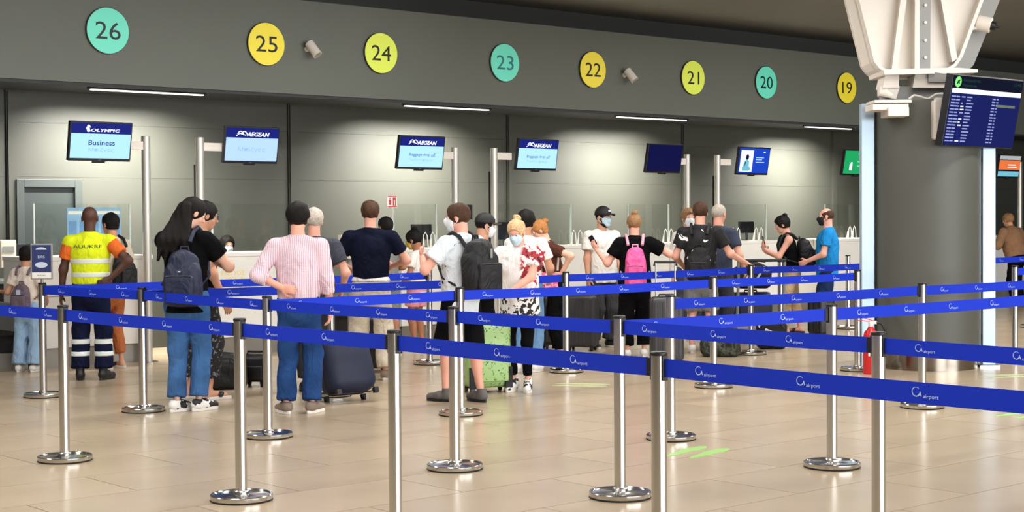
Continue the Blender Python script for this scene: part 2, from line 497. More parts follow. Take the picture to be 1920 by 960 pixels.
# door in the back wall
u0, zt = onv(27, 336, VB); u1, _ = onv(150, 336, VB)
d1 = bpy.data.objects.new('door_1', None); COL.objects.link(d1); struct(d1)
for a, b, z0, z1 in ((u0, u0 + 0.09, 0, zt), (u1 - 0.09, u1, 0, zt), (u0 + 0.09, u1 - 0.09, zt - 0.09, zt)):
    m = MB(); wbox(m, a, b, VB - 0.06, VB, z0, z1); m.build('door_frame', M_doorframe, d1, bevel=0.004)
m = MB(); wbox(m, u0 + 0.09, u1 - 0.09, VB - 0.012, VB, 0.005, zt - 0.09); m.build('door_leaf', M_door, d1)
m = MB(); wbox(m, u0 + 0.15, u0 + 0.28, VB - 0.06, VB - 0.045, 1.02, 1.04); wbox(m, u0 + 0.15, u0 + 0.17, VB - 0.06, VB - 0.012, 1.02, 1.04)
m.build('door_handle', M_steel, d1)

# ------------------------------------------------------------------ number discs on the fascia
TEAL, YEL, LIM = (112, 236, 208), (255, 236, 66), (238, 255, 96)
M_ink = mat('black_sign_ink', (18, 20, 26), 0.5); M_ink_refl = mat('reflection_sign_ink', (38, 120, 124), 0.5)  # second ink: black numerals with a teal reflection put into the colour
WORDS = dict(zip(range(19, 27), 'nineteen twenty twenty-one twenty-two twenty-three twenty-four twenty-five twenty-six'.split()))
for num, x, y, colr, word in ((26, 200, 58, TEAL, 'turquoise'), (25, 497, 83, YEL, 'golden yellow'), (24, 712, 100, LIM, 'lime yellow'), (23, 944, 118, TEAL, 'turquoise'),
                              (22, 1109, 131, YEL, 'golden yellow'), (21, 1297, 146, LIM, 'lime yellow'), (20, 1434, 155, TEAL, 'turquoise'), (19, 1585, 165, YEL, 'golden yellow')):
    u, z = onv(x, y, V0)
    t = thing('number_sign', 'round %s counter sign reading %s on the fascia' % (word, WORDS[num]), 'sign', W(u, V0, z), TH, 'counter number signs')
    t.rotation_euler = (PI / 2, 0, TH)
    R = 0.249
    m = MB(); m.lathe([(R - 0.004, 0.0), (R, 0.004), (R, 0.03)], 48); m.build('sign_rim', mat('dark_sign_edge', (56, 58, 44), 0.5), t, True)
    m = MB(); m.lathe([(R - 0.006, 0.03), (R - 0.006, 0.034)], 48)
    m.build('disc', mat('sign_' + word.replace(' ', '_'), colr, 0.45, emit=0.0), t, True)
    text(str(num), M_ink_refl if num == 23 else M_ink, t, (0, 0, 0.036), (0, 0, 0), width=0.29 if num != 21 and num != 19 else 0.25, height=0.185, name='numerals')

# spot lamps on the fascia
for x, y, lab in ((575, 92, 'white cylinder spot lamp on the fascia just right of the yellow sign twenty-five'), (1170, 141, 'white cylinder spot lamp on the fascia just right of the yellow sign twenty-two')):
    u, z = onv(x, y, V0)
    t = thing('spot_lamp', lab, 'lamp', W(u, V0, z), TH, 'spot lamps on the fascia')
    m = MB(); m.cyl((0, 0, 0), (0, -0.015, 0), 0.035, n=20); m.build('wall_plate', M_whitep, t, True)
    m = MB(); m.cyl((0, -0.012, 0), (0, -0.09, -0.01), 0.012, n=10); m.build('arm', M_whitep, t, True)
    d = Vector((0.25, -0.55, -0.75)).normalized(); c = Vector((0.01, -0.12, -0.005))
    m = MB(); m.tube([c - d * 0.09, c - d * 0.085, c + d * 0.1], [0.05, 0.055, 0.055], 24); m.build('lamp_can', M_whitep, t, True)
    m = MB(); m.tube([c + d * 0.101, c + d * 0.103], 0.046, 24); m.build('lamp_glass', mat('lamp_glass', (150, 148, 140), 0.2), t, True)

# linear lamps under the fascia edge
M_tubelamp = mat('lit_linear_lamp', (255, 250, 240), emit=2.0)
names = ('above the door and the leftmost counter screen', 'left of the turquoise sign twenty-three', 'right of the yellow sign twenty-two', 'nearest the round column')
for (xa, ya, xb, yb), nm in zip(((170, 155, 380, 168), (760, 189, 915, 197), (1158, 211, 1285, 216), (1518, 229, 1588, 234)), names):
    va = V0 + 0.62
    ua = onv(xa, ya, va)[0]; ub = onv(xb, yb, va)[0]; uc = (ua + ub) / 2; L = max(ub - ua, 1.2) / 2
    t = thing('linear_lamp', 'thin white linear lamp under the fascia edge %s' % nm, 'lamp', W(uc, va, 3.0), TH, 'linear lamps under the fascia')
    m = MB(); m.box((0, 0, 0.005), (L + 0.02, 0.05, 0.012)); m.build('lamp_housing', M_soffit, t)
    m = MB(); m.box((0, 0, -0.016), (L, 0.03, 0.006)); m.build('lamp_tube', M_tubelamp, t, bevel=0.004)
    la = area_light('linear_lamp_light', (0, 0.1, -0.04), (math.radians(22), 0, 0), 2 * L, 0.06, 112, (1, 0.97, 0.9))
    la.parent = t; la.data.spread = math.radians(125)

# ------------------------------------------------------------------ counters
M_pane_edge = mat('acrylic_edge', (205, 215, 208), 0.2)
def counter(x0, x1, label, screen=True):
    u0 = onv(x0, 500, V0)[0]; u1 = onv(x1, 500, V0)[0]; Wd = u1 - u0
    t = thing('check_in_counter', label, 'counter', W((u0 + u1) / 2, V0, 0), TH, 'white check-in counters')
    h = Wd / 2
    m = MB(); m.box((0, 0.36, 0.1), (h - 0.02, 0.34, 0.1)); m.build('plinth', M_plinth, t)
    m = MB(); m.box((0, 0.38, 0.66), (h, 0.36, 0.46)); m.build('body', M_white, t, bevel=0.006)
    for z0, z1 in ((0.205, 0.74), (0.748, 1.118)):
        m = MB(); m.box((0, 0.012, (z0 + z1) / 2), (h - 0.004, 0.012, (z1 - z0) / 2)); m.build('front_panel', M_white, t, bevel=0.003)
    m = MB(); m.box((0, 0.37, 1.14), (h + 0.01, 0.38, 0.022)); m.build('counter_top', M_white, t, bevel=0.006)
    if screen:
        g = thing('glass_screen', 'clear acrylic screen standing on the ' + label, 'screen', W((u0 + u1) / 2, V0 + 0.25, 1.162), TH, 'acrylic counter screens')
        gh = h * 0.8
        m = MB(); m.box((0, 0, 0.28), (gh, 0.004, 0.28)); m.build('pane', M_glass, g)
        for sx in (-1, 1):
            m = MB(); m.box((sx * (gh + 0.008), 0, 0.28), (0.008, 0.01, 0.28)); m.build('pane_edge', M_pane_edge, g)
            m = MB(); m.box((sx * (gh - 0.1), 0, 0.004), (0.06, 0.06, 0.004)); m.build('foot', M_steel, g)
    return t, h, (u0 + u1) / 2
counter(62, 285, 'white check-in counter in front of the dark door')
cb, hb, ub = counter(402, 590, 'white check-in counter with yellow lettering beside the black bags')
counter(752, 850, 'white check-in counter behind the girl with the yellow mask')
counter(934, 1110, 'white check-in counter behind the blonde woman')
counter(1192, 1286, 'white check-in counter behind the pink backpack')
counter(1364, 1470, 'white check-in counter behind the barrier and luggage trolley')
counter(1560, 1665, 'white check-in counter beside the man in the blue shirt')
counter(1845, 1990, 'white check-in counter to the right of the round column')
# yellow lettering on the counter front
M_yel = mat('yellow_print', (240, 214, 96), 0.5)
uo = onv(437, 515, V0)[0] - ub; zo = onv(437, 515, V0)[1]
for dz, wd, hh, s in ((0.02, 0.30, 0.05, 'CHECK IN'), (-0.045, 0.30, 0.04, 'check-in'), (-0.17, 0.34, 0.08, 'A3 OA')):
    me = text_mesh('III'.join(['I' * 4] * 2) if False else {0.05: 'ΕΛΕΓΧΟΣ', 0.04: 'CHECK-IN', 0.08: 'ΛΙΑΝ'}[hh], wd, hh).copy()
    o = obj('lettering', me, M_yel, cb); o.location = (uo, -0.002, zo + dz); o.rotation_euler = (PI / 2, 0, 0)
# baggage conveyors between the counters
def conveyor(x0, x1, label):
    u0 = onv(x0, 600, V0)[0]; u1 = onv(x1, 600, V0)[0]; h = (u1 - u0) / 2
    t = thing('baggage_conveyor', label, 'conveyor', W((u0 + u1) / 2, V0, 0), TH, 'baggage conveyors')
    m = MB(); m.box((0, 0.55, 0.09), (h, 0.5, 0.09)); m.build('base', M_plinth, t, bevel=0.004)
    m = MB(); m.box((0, 0.56, 0.27), (h - 0.05, 0.46, 0.09)); m.build('belt_bed', M_black, t)
    m = MB(); m.box((0, 0.55, 0.375), (h - 0.06, 0.5, 0.012)); m.build('conveyor_belt', M_rubber, t)
    for sx in (-1, 1):
        m = MB(); m.box((sx * (h - 0.03), 0.55, 0.52), (0.03, 0.5, 0.16)); m.build('side_guard', M_greyp, t, bevel=0.01)
conveyor(-150, 56, 'grey steel baggage conveyor at the left edge beside the schoolchild')
conveyor(604, 742, 'grey steel baggage conveyor behind the man in navy shirt')
conveyor(1116, 1186, 'grey steel baggage conveyor behind the man in the white shirt')

# ------------------------------------------------------------------ belt barriers
BELT_Z, BELT_H, POST_H = 0.936, 0.074, 1.0
def gp(x, yfront):
    """post axis on the floor from the front edge of its round base"""
    g = ground(x, yfront); d = np.hypot(g[0], g[1]); g = g * (1 + 0.172 / d); return Vector((g[0], g[1], 0))
def tp(x, ytop):
    g = ground(x, ytop, POST_H); return Vector((g[0], g[1], 0))
def along(p, dist, sgn=1, row=False):
    d = Vector((UX, UY, 0)) if not row else Vector((UY, -UX, 0))
    return p + d * dist * sgn
BP = dict(A=gp(122, 871), B=gp(453, 948), C=gp(503, 826), D=gp(853, 888), E=gp(1163, 943), F=gp(1560, 884), G=gp(1258, 830), H=gp(1729, 769),
          I=gp(1338, 730), J=gp(1062, 701), K=gp(269, 776), L=gp(82, 748), R=gp(864, 783), M=gp(1408, 667), S=gp(1608, 698),
          P=tp(739, 618), Q=tp(1235, 659), N=tp(1647, 622), W=tp(620, 527), T=tp(1463, 489), U=gp(1590, 618), RX=tp(1903, 498))
BP['X'] = along(BP['L'], 1.72); BP['Y'] = along(BP['L'], 4.3)
BP['V'] = along(BP['M'], 3.3); BP['RY'] = along(BP['V'], 2.6)
BP['ZL'] = BP['A'] + (BP['A'] - BP['B']).normalized() * 2.0
BP['ZQ'] = BP['Q'] + (BP['Q'] - BP['P']).normalized() * 2.1
BP['ZN'] = BP['N'] + (BP['N'] - BP['E']).normalized() * 2.1
BP['ZF'] = along(BP['F'], 2.6)
BP['ZH'] = along(BP['H'], 2.4)
BP['ZR'] = BP['RX'] + Vector((1.3, 1.1, 0))
PL = dict(A='barrier post front left, nearest the hi-vis worker', B='barrier post of the nearest row, between backpacker and man in pink',
          C='barrier post just left of the man in the pink striped shirt', D='nearer of two barrier posts in front of the black backpack man',
          E='barrier post with full base in the foreground right of centre', F='barrier post with full base in the foreground before the blue-shirted man',
          G='barrier post behind the tall baseless foreground post right of centre', H='barrier post standing in front of the round column',
          I='barrier post in front of the man with the printed black shirt', J='barrier post in front of the pink bag, behind the blonde woman',
          K='barrier post between the hi-vis worker and the blue-jeans backpacker', L='barrier post carrying the small blue notice at the left',
          R='farther of two barrier posts in front of the black backpack man', M='barrier post under the outstretched hand by the camouflage duffel',
          S='barrier post just left of the red fire extinguisher', P='foreground barrier post with base out of frame, left of centre',
          Q='tallest foreground barrier post, base out of frame, right of centre', N='foreground barrier post in front of the red fire extinguisher',
          W='barrier post behind the man in the pink shirt, beside the navy suitcase', T='far barrier post in front of the woman in the black tank top',
          U='far barrier post beside the white counter near the round column', RX='far barrier post at the right edge beyond the column',
          X='barrier post hidden behind the blue-jeans backpacker', Y='far barrier post between the girl in yellow mask and the man with black backpack',
          RY='farthest barrier post at the right edge beside the camel jacket', V='barrier post hidden behind the round column', ZL='barrier post beyond the left edge of the picture', ZQ='barrier post beyond the lower right edge of the picture',
          ZN='barrier post beyond the right edge, second row', ZF='barrier post beyond the right edge, third row', ZH='barrier post beyond the right edge, fourth row', ZR='far barrier post beyond the right edge')
BELTS = ['ZL-A', 'A-B', 'B-P', 'P-Q', 'Q-ZQ', 'L-K', 'K-C', 'C-D', 'D-E', 'E-N', 'N-ZN', 'K-W', 'W-J', 'J-M', 'M-V', 'L-X', 'X-Y', 'C-R', 'R-I', 'I-S', 'E-F', 'F-ZF', 'G-H', 'H-ZH', 'V-RY', 'RX-ZR']
BL = {'ZL-A': 'entering from the left edge to the front left post', 'A-B': 'of the nearest row crossing the hi-vis worker and the blue-jeans backpacker', 'B-P': 'of the nearest row crossing the man in pink and the navy suitcase',
      'P-Q': 'of the nearest row between the two foreground posts, below the black backpack', 'Q-ZQ': 'largest in the picture, running out at the lower right', 'L-K': 'from the blue notice post across the hi-vis worker',
      'K-C': 'across the waist of the long-haired backpacker', 'C-D': 'from the man in pink to the man in black shorts, second row', 'D-E': 'below the waist of the blonde woman, second row',
      'E-N': 'falling to the right towards the fire extinguisher', 'N-ZN': 'falling to the right across the lower part of the round column', 'K-W': 'rising behind the long-haired person and the man in pink',
      'W-J': 'across the waist of the man in navy polo', 'J-M': 'upper one across the pink backpack and the printed shirt', 'M-V': 'upper one across the woman in tank top towards the column',
      'L-X': 'rising from the blue notice post behind the hi-vis worker', 'X-Y': 'far one crossing the counter with yellow lettering', 'C-R': 'light one rising from the man in pink to the black shorts',
      'R-I': 'rising below the blonde woman and the pink backpack', 'I-S': 'lower one across the khaki trousers towards the column', 'E-F': 'light one rising from the foreground post right of centre', 'F-ZF': 'lower light one rising across the round column',
      'G-H': 'light one rising below the khaki trousers to the post before the column', 'H-ZH': 'upper light one rising across the column and out at right', 'V-RY': 'farthest one just right of the round column', 'RX-ZR': 'far one at the right edge before the camel jacket', 'T-U': 'short far one below the bald man in blue'}
M_belt = mat('blue_woven_belt', (16, 50, 194), 0.65, var=0.03, scale=20, bump=0.05, bscale=300, spec=0.25)
M_mark = mat('pale_blue_print', (190, 212, 250), 0.6)
m = MB(); m.lathe([(0.168, 0.0), (0.172, 0.003), (0.172, 0.009)], 48); me_rub = m.mesh('base_rubber', True)
m = MB(); m.lathe([(0.17, 0.008), (0.1715, 0.012), (0.1715, 0.032), (0.168, 0.036), (0.158, 0.036), (0.154, 0.031), (0.05, 0.034), (0.045, 0.036)], 48); me_base = m.mesh('base', True)
m = MB(); m.lathe([(0.032, 0.034), (0.032, 0.985)], 28); me_tube = m.mesh('post_tube', True)
m = MB(); m.lathe([(0.043, 0.034), (0.043, 0.05), (0.038, 0.055), (0.033, 0.056)], 28); me_col = m.mesh('collar', True)
m = MB(); m.lathe([(0.034, 0.984), (0.035, 0.987), (0.035, 0.996), (0.031, 1.0)], 28); me_cap = m.mesh('cap', True)
m = MB(); m.box((0.0315, 0, 0.935), (0.0055, 0.015, 0.05)); me_plate = m.mesh('belt_slot', bevel=0.003)
for me, mm in ((me_rub, M_rubber), (me_base, M_steel_d), (me_tube, M_steel), (me_col, M_steel), (me_cap, M_black), (me_plate, M_black)): me.materials.append(mm)
# printed mark on the belts: an open swirl with the word airport
mk = MB()
pts = [(-0.045 + 0.016 * math.cos(a), 0.016 * math.sin(a) + 0.004) for a in [math.radians(40 + 30 * q) for q in range(11)]]
for q in range(10):
    (x0, y0), (x1, y1) = pts[q], pts[q + 1]; wd = 0.0032 * (0.5 + 0.1 * q)
    dx, dy = x1 - x0, y1 - y0; L = math.hypot(dx, dy); nx, ny = -dy / L * wd / 2, dx / L * wd / 2
    mk.add([(x0 - nx, y0 - ny, 0), (x1 - nx, y1 - ny, 0), (x1 + nx, y1 + ny, 0), (x0 + nx, y0 + ny, 0)], [(0, 1, 2, 3)])
mk.add([(-0.032, 0.004, 0), (-0.026, -0.012, 0), (-0.022, -0.010, 0), (-0.028, 0.006, 0)], [(0, 1, 2, 3)])
tm_ = text_mesh('airport', 0.062, 0.017)
mk.add([(v.co.x + 0.014, v.co.y - 0.012, 0) for v in tm_.vertices], [tuple(p.vertices) for p in tm_.polygons])
me_mark = bpy.data.meshes.new('printed_mark'); me_mark.from_pydata([tuple(p) for p in mk.v], [], mk.f); me_mark.materials.append(M_mark)
POST = {}
dirs = {k: [] for k in BP}
for b in BELTS:
    a, c = b.split('-'); d = (BP[c] - BP[a]).normalized(); dirs[a].append(d); dirs[c].append(-d)
for kx, p in BP.items():
    t = thing('barrier_post', 'stainless ' + PL[kx], 'barrier post', p, 0, 'stainless steel belt barrier posts'); POST[kx] = t
    for nm, me in (('base_rubber', me_rub), ('base', me_base), ('post_tube', me_tube), ('collar', me_col), ('cap', me_cap)):
        o = obj(nm, me, None, t)
        o.rotation_euler = (0, 0, random.uniform(0, 6))
    for d in dirs[kx]:
        o = obj('belt_slot', me_plate, None, t); o.rotation_euler = (0, 0, math.atan2(d.y, d.x))
for b in BELTS:
    a, c = b.split('-'); A = BP[a]; C = BP[c]; d = C - A; L = d.length; d = d / L
    n = Vector((d.y, -d.x, 0)); mid = (A + C) / 2
    if n.dot(Vector((0, 0, 0)) - mid) < 0: n = -n
    ends = (0.036, L - 0.036); ns = 14; mb = MB(); sag = 0.004 * L * L / 4
    tw = random.uniform(-0.03, 0.03)
    vs = []
    for i in range(ns + 1):
        s = ends[0] + (ends[1] - ends[0]) * i / ns; q = 4 * (i / ns) * (1 - i / ns)
        for zz in (-1, 1):
            off = n * (tw * q * zz * BELT_H * 0.5)
            for sd in (-1, 1):
                pnt = d * s + Vector((0, 0, BELT_Z - sag * q + zz * BELT_H / 2)) + off + n * sd * 0.0012
                vs.append(pnt)
    fs = []
    for i in range(ns):
        o0, o1 = i * 4, i * 4 + 4
        fs += [(o0, o1, o1 + 2, o0 + 2), (o0 + 1, o0 + 3, o1 + 3, o1 + 1), (o0, o0 + 1, o1 + 1, o1), (o0 + 2, o1 + 2, o1 + 3, o0 + 3)]
    fs += [(0, 2, 3, 1), (ns * 4, ns * 4 + 1, ns * 4 + 3, ns * 4 + 2)]
    mb.add(vs, fs); root_b = thing('barrier_belt', 'blue barrier belt ' + BL[b], 'barrier belt', A, 0, 'blue printed barrier belts')
    belt = mb.build('webbing', M_belt, root_b, True)
    clip = MB(); clip.box((0, 0, 0), (0.012, 0.007, 0.036)); cl = clip.build('belt_clip', M_black, root_b); cl.location = d * (L - 0.05) + Vector((0, 0, BELT_Z)); cl.rotation_euler = (0, 0, math.atan2(d.y, d.x))
    xa = d if d.dot(Vector((-n.y, n.x, 0))) > 0 else -d      # reading direction seen from the n side
    s = 0.24 + random.uniform(0, 0.1)
    while s < L - 0.15:
        i = s / L; q = 4 * i * (1 - i)
        o = obj('printed_mark', me_mark, None, belt)
        o.matrix_local = Matrix(((xa.x, 0, n.x, 0), (xa.y, 0, n.y, 0), (0, 1, 0, 0), (0, 0, 0, 1)))
        o.location = d * s + Vector((0, 0, BELT_Z - sag * q)) + n * 0.0035
        s += 0.5
# notice on the post at the left
t = thing('notice_holder', 'small dark blue notice in a grey frame on top of a barrier post', 'sign', BP['L'] + Vector((0, 0, 1.0)), math.radians(-4))
m = MB(); m.cyl((0, 0, 0), (0, 0, 0.03), 0.012, n=12); m.build('stem', M_steel, t, True)
m = MB(); m.box((0, 0, 0.185), (0.098, 0.008, 0.155)); m.build('frame', M_greyp, t, bevel=0.006)
m = MB(); m.box((0, -0.009, 0.21), (0.085, 0.002, 0.118)); m.build('notice_print', mat('notice_blue', (44, 54, 104), 0.4), t)
m = MB(); m.box((0, -0.009, 0.064), (0.085, 0.002, 0.026)); m.build('notice_foot', M_white, t)
M_pale = mat('pale_print', (196, 204, 226), 0.5)
m = MB(); m.prism([(0.05 * math.cos(a), 0.022 * math.sin(a)) for a in [PI * q / 12 for q in range(13)]], lambda x, y, d: (x, d, 0.288 + y), -0.0125, -0.011); m.build('emblem', M_pale, t)
m = MB(); m.prism([(0.055 * math.cos(a), 0.026 * math.sin(a)) for a in [PI * q / 10 for q in range(20)]], lambda x, y, d: (x, d, 0.155 + y), -0.0125, -0.011); m.build('emblem', M_pale, t)
text('DRS', M_pale, t, (0, -0.0115, 0.225), (PI / 2, 0, 0), width=0.06, height=0.022)
text('business', mat('dark_blue_print', (50, 60, 110), 0.5), t, (0, -0.0115, 0.066), (PI / 2, 0, 0), width=0.07, height=0.014)

# ------------------------------------------------------------------ counter screens on poles
M_bez = mat('monitor_black', (16, 17, 24), 0.35)
TILT = math.radians(10)
def screen_pole(x, ytop, side, label):
    u, z = onv(x, ytop, V0 - 0.13)
    t = thing('screen_pole', label, 'pole', W(u, V0 - 0.13, 0), TH, 'steel poles holding the counter screens')
    m = MB(); m.lathe([(0.047, 0.012), (0.047, z), (0.043, z + 0.004)], 24); m.build('pole', M_satin, t, True)
    m = MB(); m.lathe([(0.11, 0), (0.11, 0.009), (0.1, 0.013)], 32); m.build('foot_plate', M_steel_d, t, True)
    m = MB(); m.box((side * 0.15, 0.0, z - 0.1), (0.14, 0.02, 0.045)); m.build('arm', M_whitep, t, bevel=0.004)
    m = MB(); m.box((-side * 0.03, 0.052, z / 2 - 0.1), (0.012, 0.008, z / 2 - 0.2)); m.build('cable_duct', M_black, t)
    return u
screen_pole(273, 256, -1, 'steel screen pole to the right of the hi-vis worker')
screen_pole(374, 258, 1, 'steel screen pole behind the long-haired backpacker')
screen_pole(853, 277, -1, 'steel screen pole behind the man with the black backpack')
screen_pole(926, 278, 1, 'steel screen pole above the blonde woman')
screen_pole(1288, 290, -1, 'steel screen pole beside the dark blank screen')
screen_pole(1345, 291, 1, 'steel screen pole left of the screen with the portrait')
screen_pole(1668, 300, -1, 'steel screen pole hidden behind the round column')
screen_pole(1912, 304, -1, 'steel screen pole at the right edge of the picture')
def emat(nm, c, e=1.0): return mat('screen_' + nm, c, 0.3, emit=e)
E_navy = emat('navy', (22, 32, 118), 0.8); E_sky = emat('sky', (160, 206, 252)); E_sky2 = emat('lavender_sky', (162, 192, 250)); E_wht = emat('white', (236, 240, 250))
E_txt = emat('text_dark', (44, 72, 120), 0.6); E_faint = emat('text_faint', (132, 172, 220)); E_blank = emat('blank_blue', (14, 18, 70), 0.7); E_blue = emat('blue', (26, 66, 186), 0.8)
E_green = emat('green', (30, 158, 92), 0.8); E_lgreen = emat('light_green', (120, 220, 170), 0.8); E_orange = emat('orange', (224, 112, 60), 0.8); E_grey = emat('grey', (170, 178, 178), 0.7)
E_teal = emat('teal', (110, 180, 200), 0.8); E_dark = emat('dark_figure', (20, 30, 60), 0.5)
SW, SH = 0.355, 0.207
def fl_rect(parent, name, x0, x1, y0, y1, mm, z=0.027):
    m = MB(); m.box(((x0 + x1) / 2, (y0 + y1) / 2, z), ((x1 - x0) / 2, (y1 - y0) / 2, 0.0008)); return m.build(name, mm, parent)
def monitor(x, y, label, content):
    u, z = onv(x, y, V0 - 0.18)
    t = thing('monitor', label, 'monitor', W(u, V0 - 0.18, z), 0, 'screens above the counters')
    t.rotation_euler = (PI / 2 + TILT, 0, TH)
    m = MB(); m.box((0, 0, 0), (SW, SH, 0.025)); m.build('housing', M_bez, t, bevel=0.006)
    m = MB(); m.box((0, -SH - 0.008, 0.005), (0.07, 0.012, 0.012)); m.box((-0.06, -SH - 0.015, 0.0), (0.015, 0.006, 0.01)); m.build('sensor_bar', M_bez, t, bevel=0.003)
    text('LG', mat('bezel_print', (150, 152, 160), 0.4), t, (0, -SH + 0.012, 0.0262), (0, 0, 0), width=0.03, height=0.01, name='bezel_mark')
    X0, X1, Y0, Y1 = -SW + 0.016, SW - 0.016, -SH + 0.03, SH - 0.014
    Zt = 0.0285
    if content in ('olympic', 'aegean', 'drop'):
        yb = Y1 - 0.11
        fl_rect(t, 'screen_header', X0, X1, yb, Y1, E_navy); fl_rect(t, 'screen_picture', X0, X1, Y0, yb, E_sky if content != 'aegean' else E_sky2)
        if content == 'olympic':
            text('OLYMPIC', E_wht, t, (0.045, yb + 0.036, Zt), (0, 0, 0), width=0.33, height=0.032, shear=0.2, bold=0.02)
            for q, (dx, dy) in enumerate(((-0.15, 0.075), (-0.16, 0.055), (-0.15, 0.034))):
                m = MB(); m.lathe([(0.017, 0), (0.017, 0.001)], 16, (dx, yb + dy, Zt)); m.lathe([(0.007, 0.0), (0.007, 0.0012)], 10, (dx + 0.018, yb + dy - 0.006, Zt)); m.build('logo_ring', E_wht, t)
            text('Business', E_txt, t, (0.01, (Y0 + yb) / 2 + 0.035, Zt), (0, 0, 0), width=0.30, height=0.055, bold=0.012)
            text('Μπίζνες', E_faint, t, (0.01, (Y0 + yb) / 2 - 0.04, Zt), (0, 0, 0), width=0.29, height=0.045)
        else:
            text('AEGEAN', E_wht, t, (0.07, yb + 0.042, Zt), (0, 0, 0), width=0.30, height=0.05, shear=0.25, bold=0.03)
            for q in range(2):
                m = MB(); m.tube([(-0.2 + q * 0.05 + 0.02 * w_, yb + 0.02 + 0.055 * math.sin(PI * (0.15 + 0.75 * w_ / 4)), Zt) for w_ in range(5)], 0.006, 5); m.build('logo_stroke', E_wht, t)
            m = MB(); m.tube([(-0.215, yb + 0.02, Zt), (-0.17, yb + 0.05, Zt), (-0.09, yb + 0.03, Zt)], 0.005, 5); m.build('logo_stroke', E_wht, t)
            if content == 'drop':
                [text(w_, E_txt, t, (x_, (Y0 + yb) / 2 + 0.02, Zt), (0, 0, 0), width=wd_, height=0.045) for w_, x_, wd_ in (('Baggage', -0.09, 0.2), ('drop', 0.08, 0.1), ('off', 0.185, 0.065))]
                [text(w_, E_faint, t, (x_, (Y0 + yb) / 2 - 0.04, Zt), (0, 0, 0), width=0.175, height=0.035) for w_, x_ in (('Παράδοση', -0.095), ('αποσκευών', 0.1))]
            else:
                text('Μπίζνες', E_faint, t, (0, (Y0 + yb) / 2, Zt), (0, 0, 0), width=0.36, height=0.055)
    elif content == 'blank': fl_rect(t, 'screen_picture', X0, X1, Y0, Y1, E_blank)
    elif content == 'portrait':
        fl_rect(t, 'screen_picture', X0, X1, Y0, Y1, E_blue); fl_rect(t, 'photo_panel', X0 + 0.03, -0.03, Y0 + 0.02, Y1 - 0.03, E_wht, 0.028)
        m = MB(); cx, cy = -0.16, 0.06
        m.prism([(cx + 0.035 * math.cos(a), cy + 0.045 * math.sin(a)) for a in [2 * PI * q / 14 for q in range(14)]], lambda x, y, d: (x, y, d), 0.029, 0.03)
        m.build('picture_head', E_dark, t)
        m = MB(); m.prism([(cx - 0.09, Y0 + 0.03), (cx - 0.1, -0.1), (cx - 0.05, 0.0), (cx, 0.03), (cx + 0.05, 0.0), (cx + 0.05, -0.07), (cx + 0.1, -0.12), (cx + 0.05, Y0 + 0.03)], lambda x, y, d: (x, y, d), 0.029, 0.03); m.build('picture_torso', E_teal, t)
        m = MB(); m.prism([(cx - 0.04, 0.0), (cx - 0.05, -0.09), (cx - 0.02, -0.02)], lambda x, y, d: (x, y, d), 0.03, 0.031); m.build('picture_hair', E_dark, t)
        for yy, wd in ((0.05, 0.18), (0.02, 0.14), (-0.02, 0.2)): fl_rect(t, 'text_line', 0.04, 0.04 + wd, yy, yy + 0.012, E_sky2, 0.028)
        fl_rect(t, 'text_line', 0.2, 0.24, 0.13, 0.15, E_wht, 0.028)
    elif content == 'green':
        fl_rect(t, 'screen_picture', X0, X1, Y0, Y1, E_green)
        m = MB(); m.box((-0.16, -0.07, 0.0285), (0.035, 0.05, 0.0008)); m.box((-0.15, -0.005, 0.0285), (0.018, 0.014, 0.0008)); m.build('picture_bottle', E_wht, t)
        for yy, wd in ((0.13, 0.16), (0.01, 0.2), (-0.06, 0.22)): fl_rect(t, 'text_line', 0.0, wd, yy, yy + 0.018, E_lgreen, 0.028)
    else:
        fl_rect(t, 'screen_picture', X0, X1, Y0, Y1, E_dark); fl_rect(t, 'banner', X0, X1, Y1 - 0.07, Y1, E_grey, 0.028); fl_rect(t, 'banner', X0, X1, Y0 + 0.12, Y1 - 0.08, E_orange, 0.028)
        fl_rect(t, 'banner', X0, X1, Y0, Y0 + 0.09, E_teal, 0.028)
        for yy, wd in ((Y0 + 0.2, 0.2), (Y0 + 0.16, 0.24)): fl_rect(t, 'text_line', -0.05, wd, yy, yy + 0.014, E_wht, 0.0292)
monitor(187, 265, 'counter screen reading business under a navy header, leftmost', 'olympic')
monitor(470, 272, 'lavender blue counter screen with faint Greek line and navy header', 'aegean')
monitor(788, 286, 'pale blue baggage drop screen left of its steel pole', 'drop')
monitor(1006, 290, 'pale blue baggage drop screen right of its steel pole', 'drop')
monitor(1244, 297, 'blank dark navy counter screen', 'blank')
monitor(1411, 302, 'bright blue counter screen with a picture of a seated woman', 'portrait')
monitor(1605, 305, 'green counter screen partly hidden by the round column', 'green')
monitor(1890, 312, 'orange and grey counter screen right of the round column', 'orange')

# ------------------------------------------------------------------ round column with its fittings
M_colm = mat('column_olive_paint', (78, 79, 73), 0.5, var=0.04, scale=2, bump=0.02, bscale=80)
M_alu = mat('sky_tinted_aluminium', (168, 190, 206), 0.35, 0.35, var=0.03, scale=3)  # bluish sky reflection on the metal is put into the base colour
CD = 15.92; CR = 0.525
cx0 = (1738 - 960) / F_PX * CD
CC = Vector((cx0, CD, 0))
t = thing('round_column', 'round dark olive column standing on a steel ring', 'column', CC, 0)
m = MB(); m.lathe([(CR - 0.03, 0.0), (CR - 0.03, 0.17)], 64); m.build('steel_ring', mat('worn_ring_steel', (140, 132, 122), 0.2, 1.0, var=0.1, scale=6), t, True)
m = MB(); m.lathe([(CR - 0.01, 0.168), (CR + 0.004, 0.172), (CR + 0.004, 0.19), (CR, 0.2)], 64); m.build('base_rim', M_black, t, True)
m = MB(); m.lathe([(CR, 0.198), (CR, 2.66), (CR - 0.02, 2.67)], 72); m.build('shaft', M_colm, t, True)
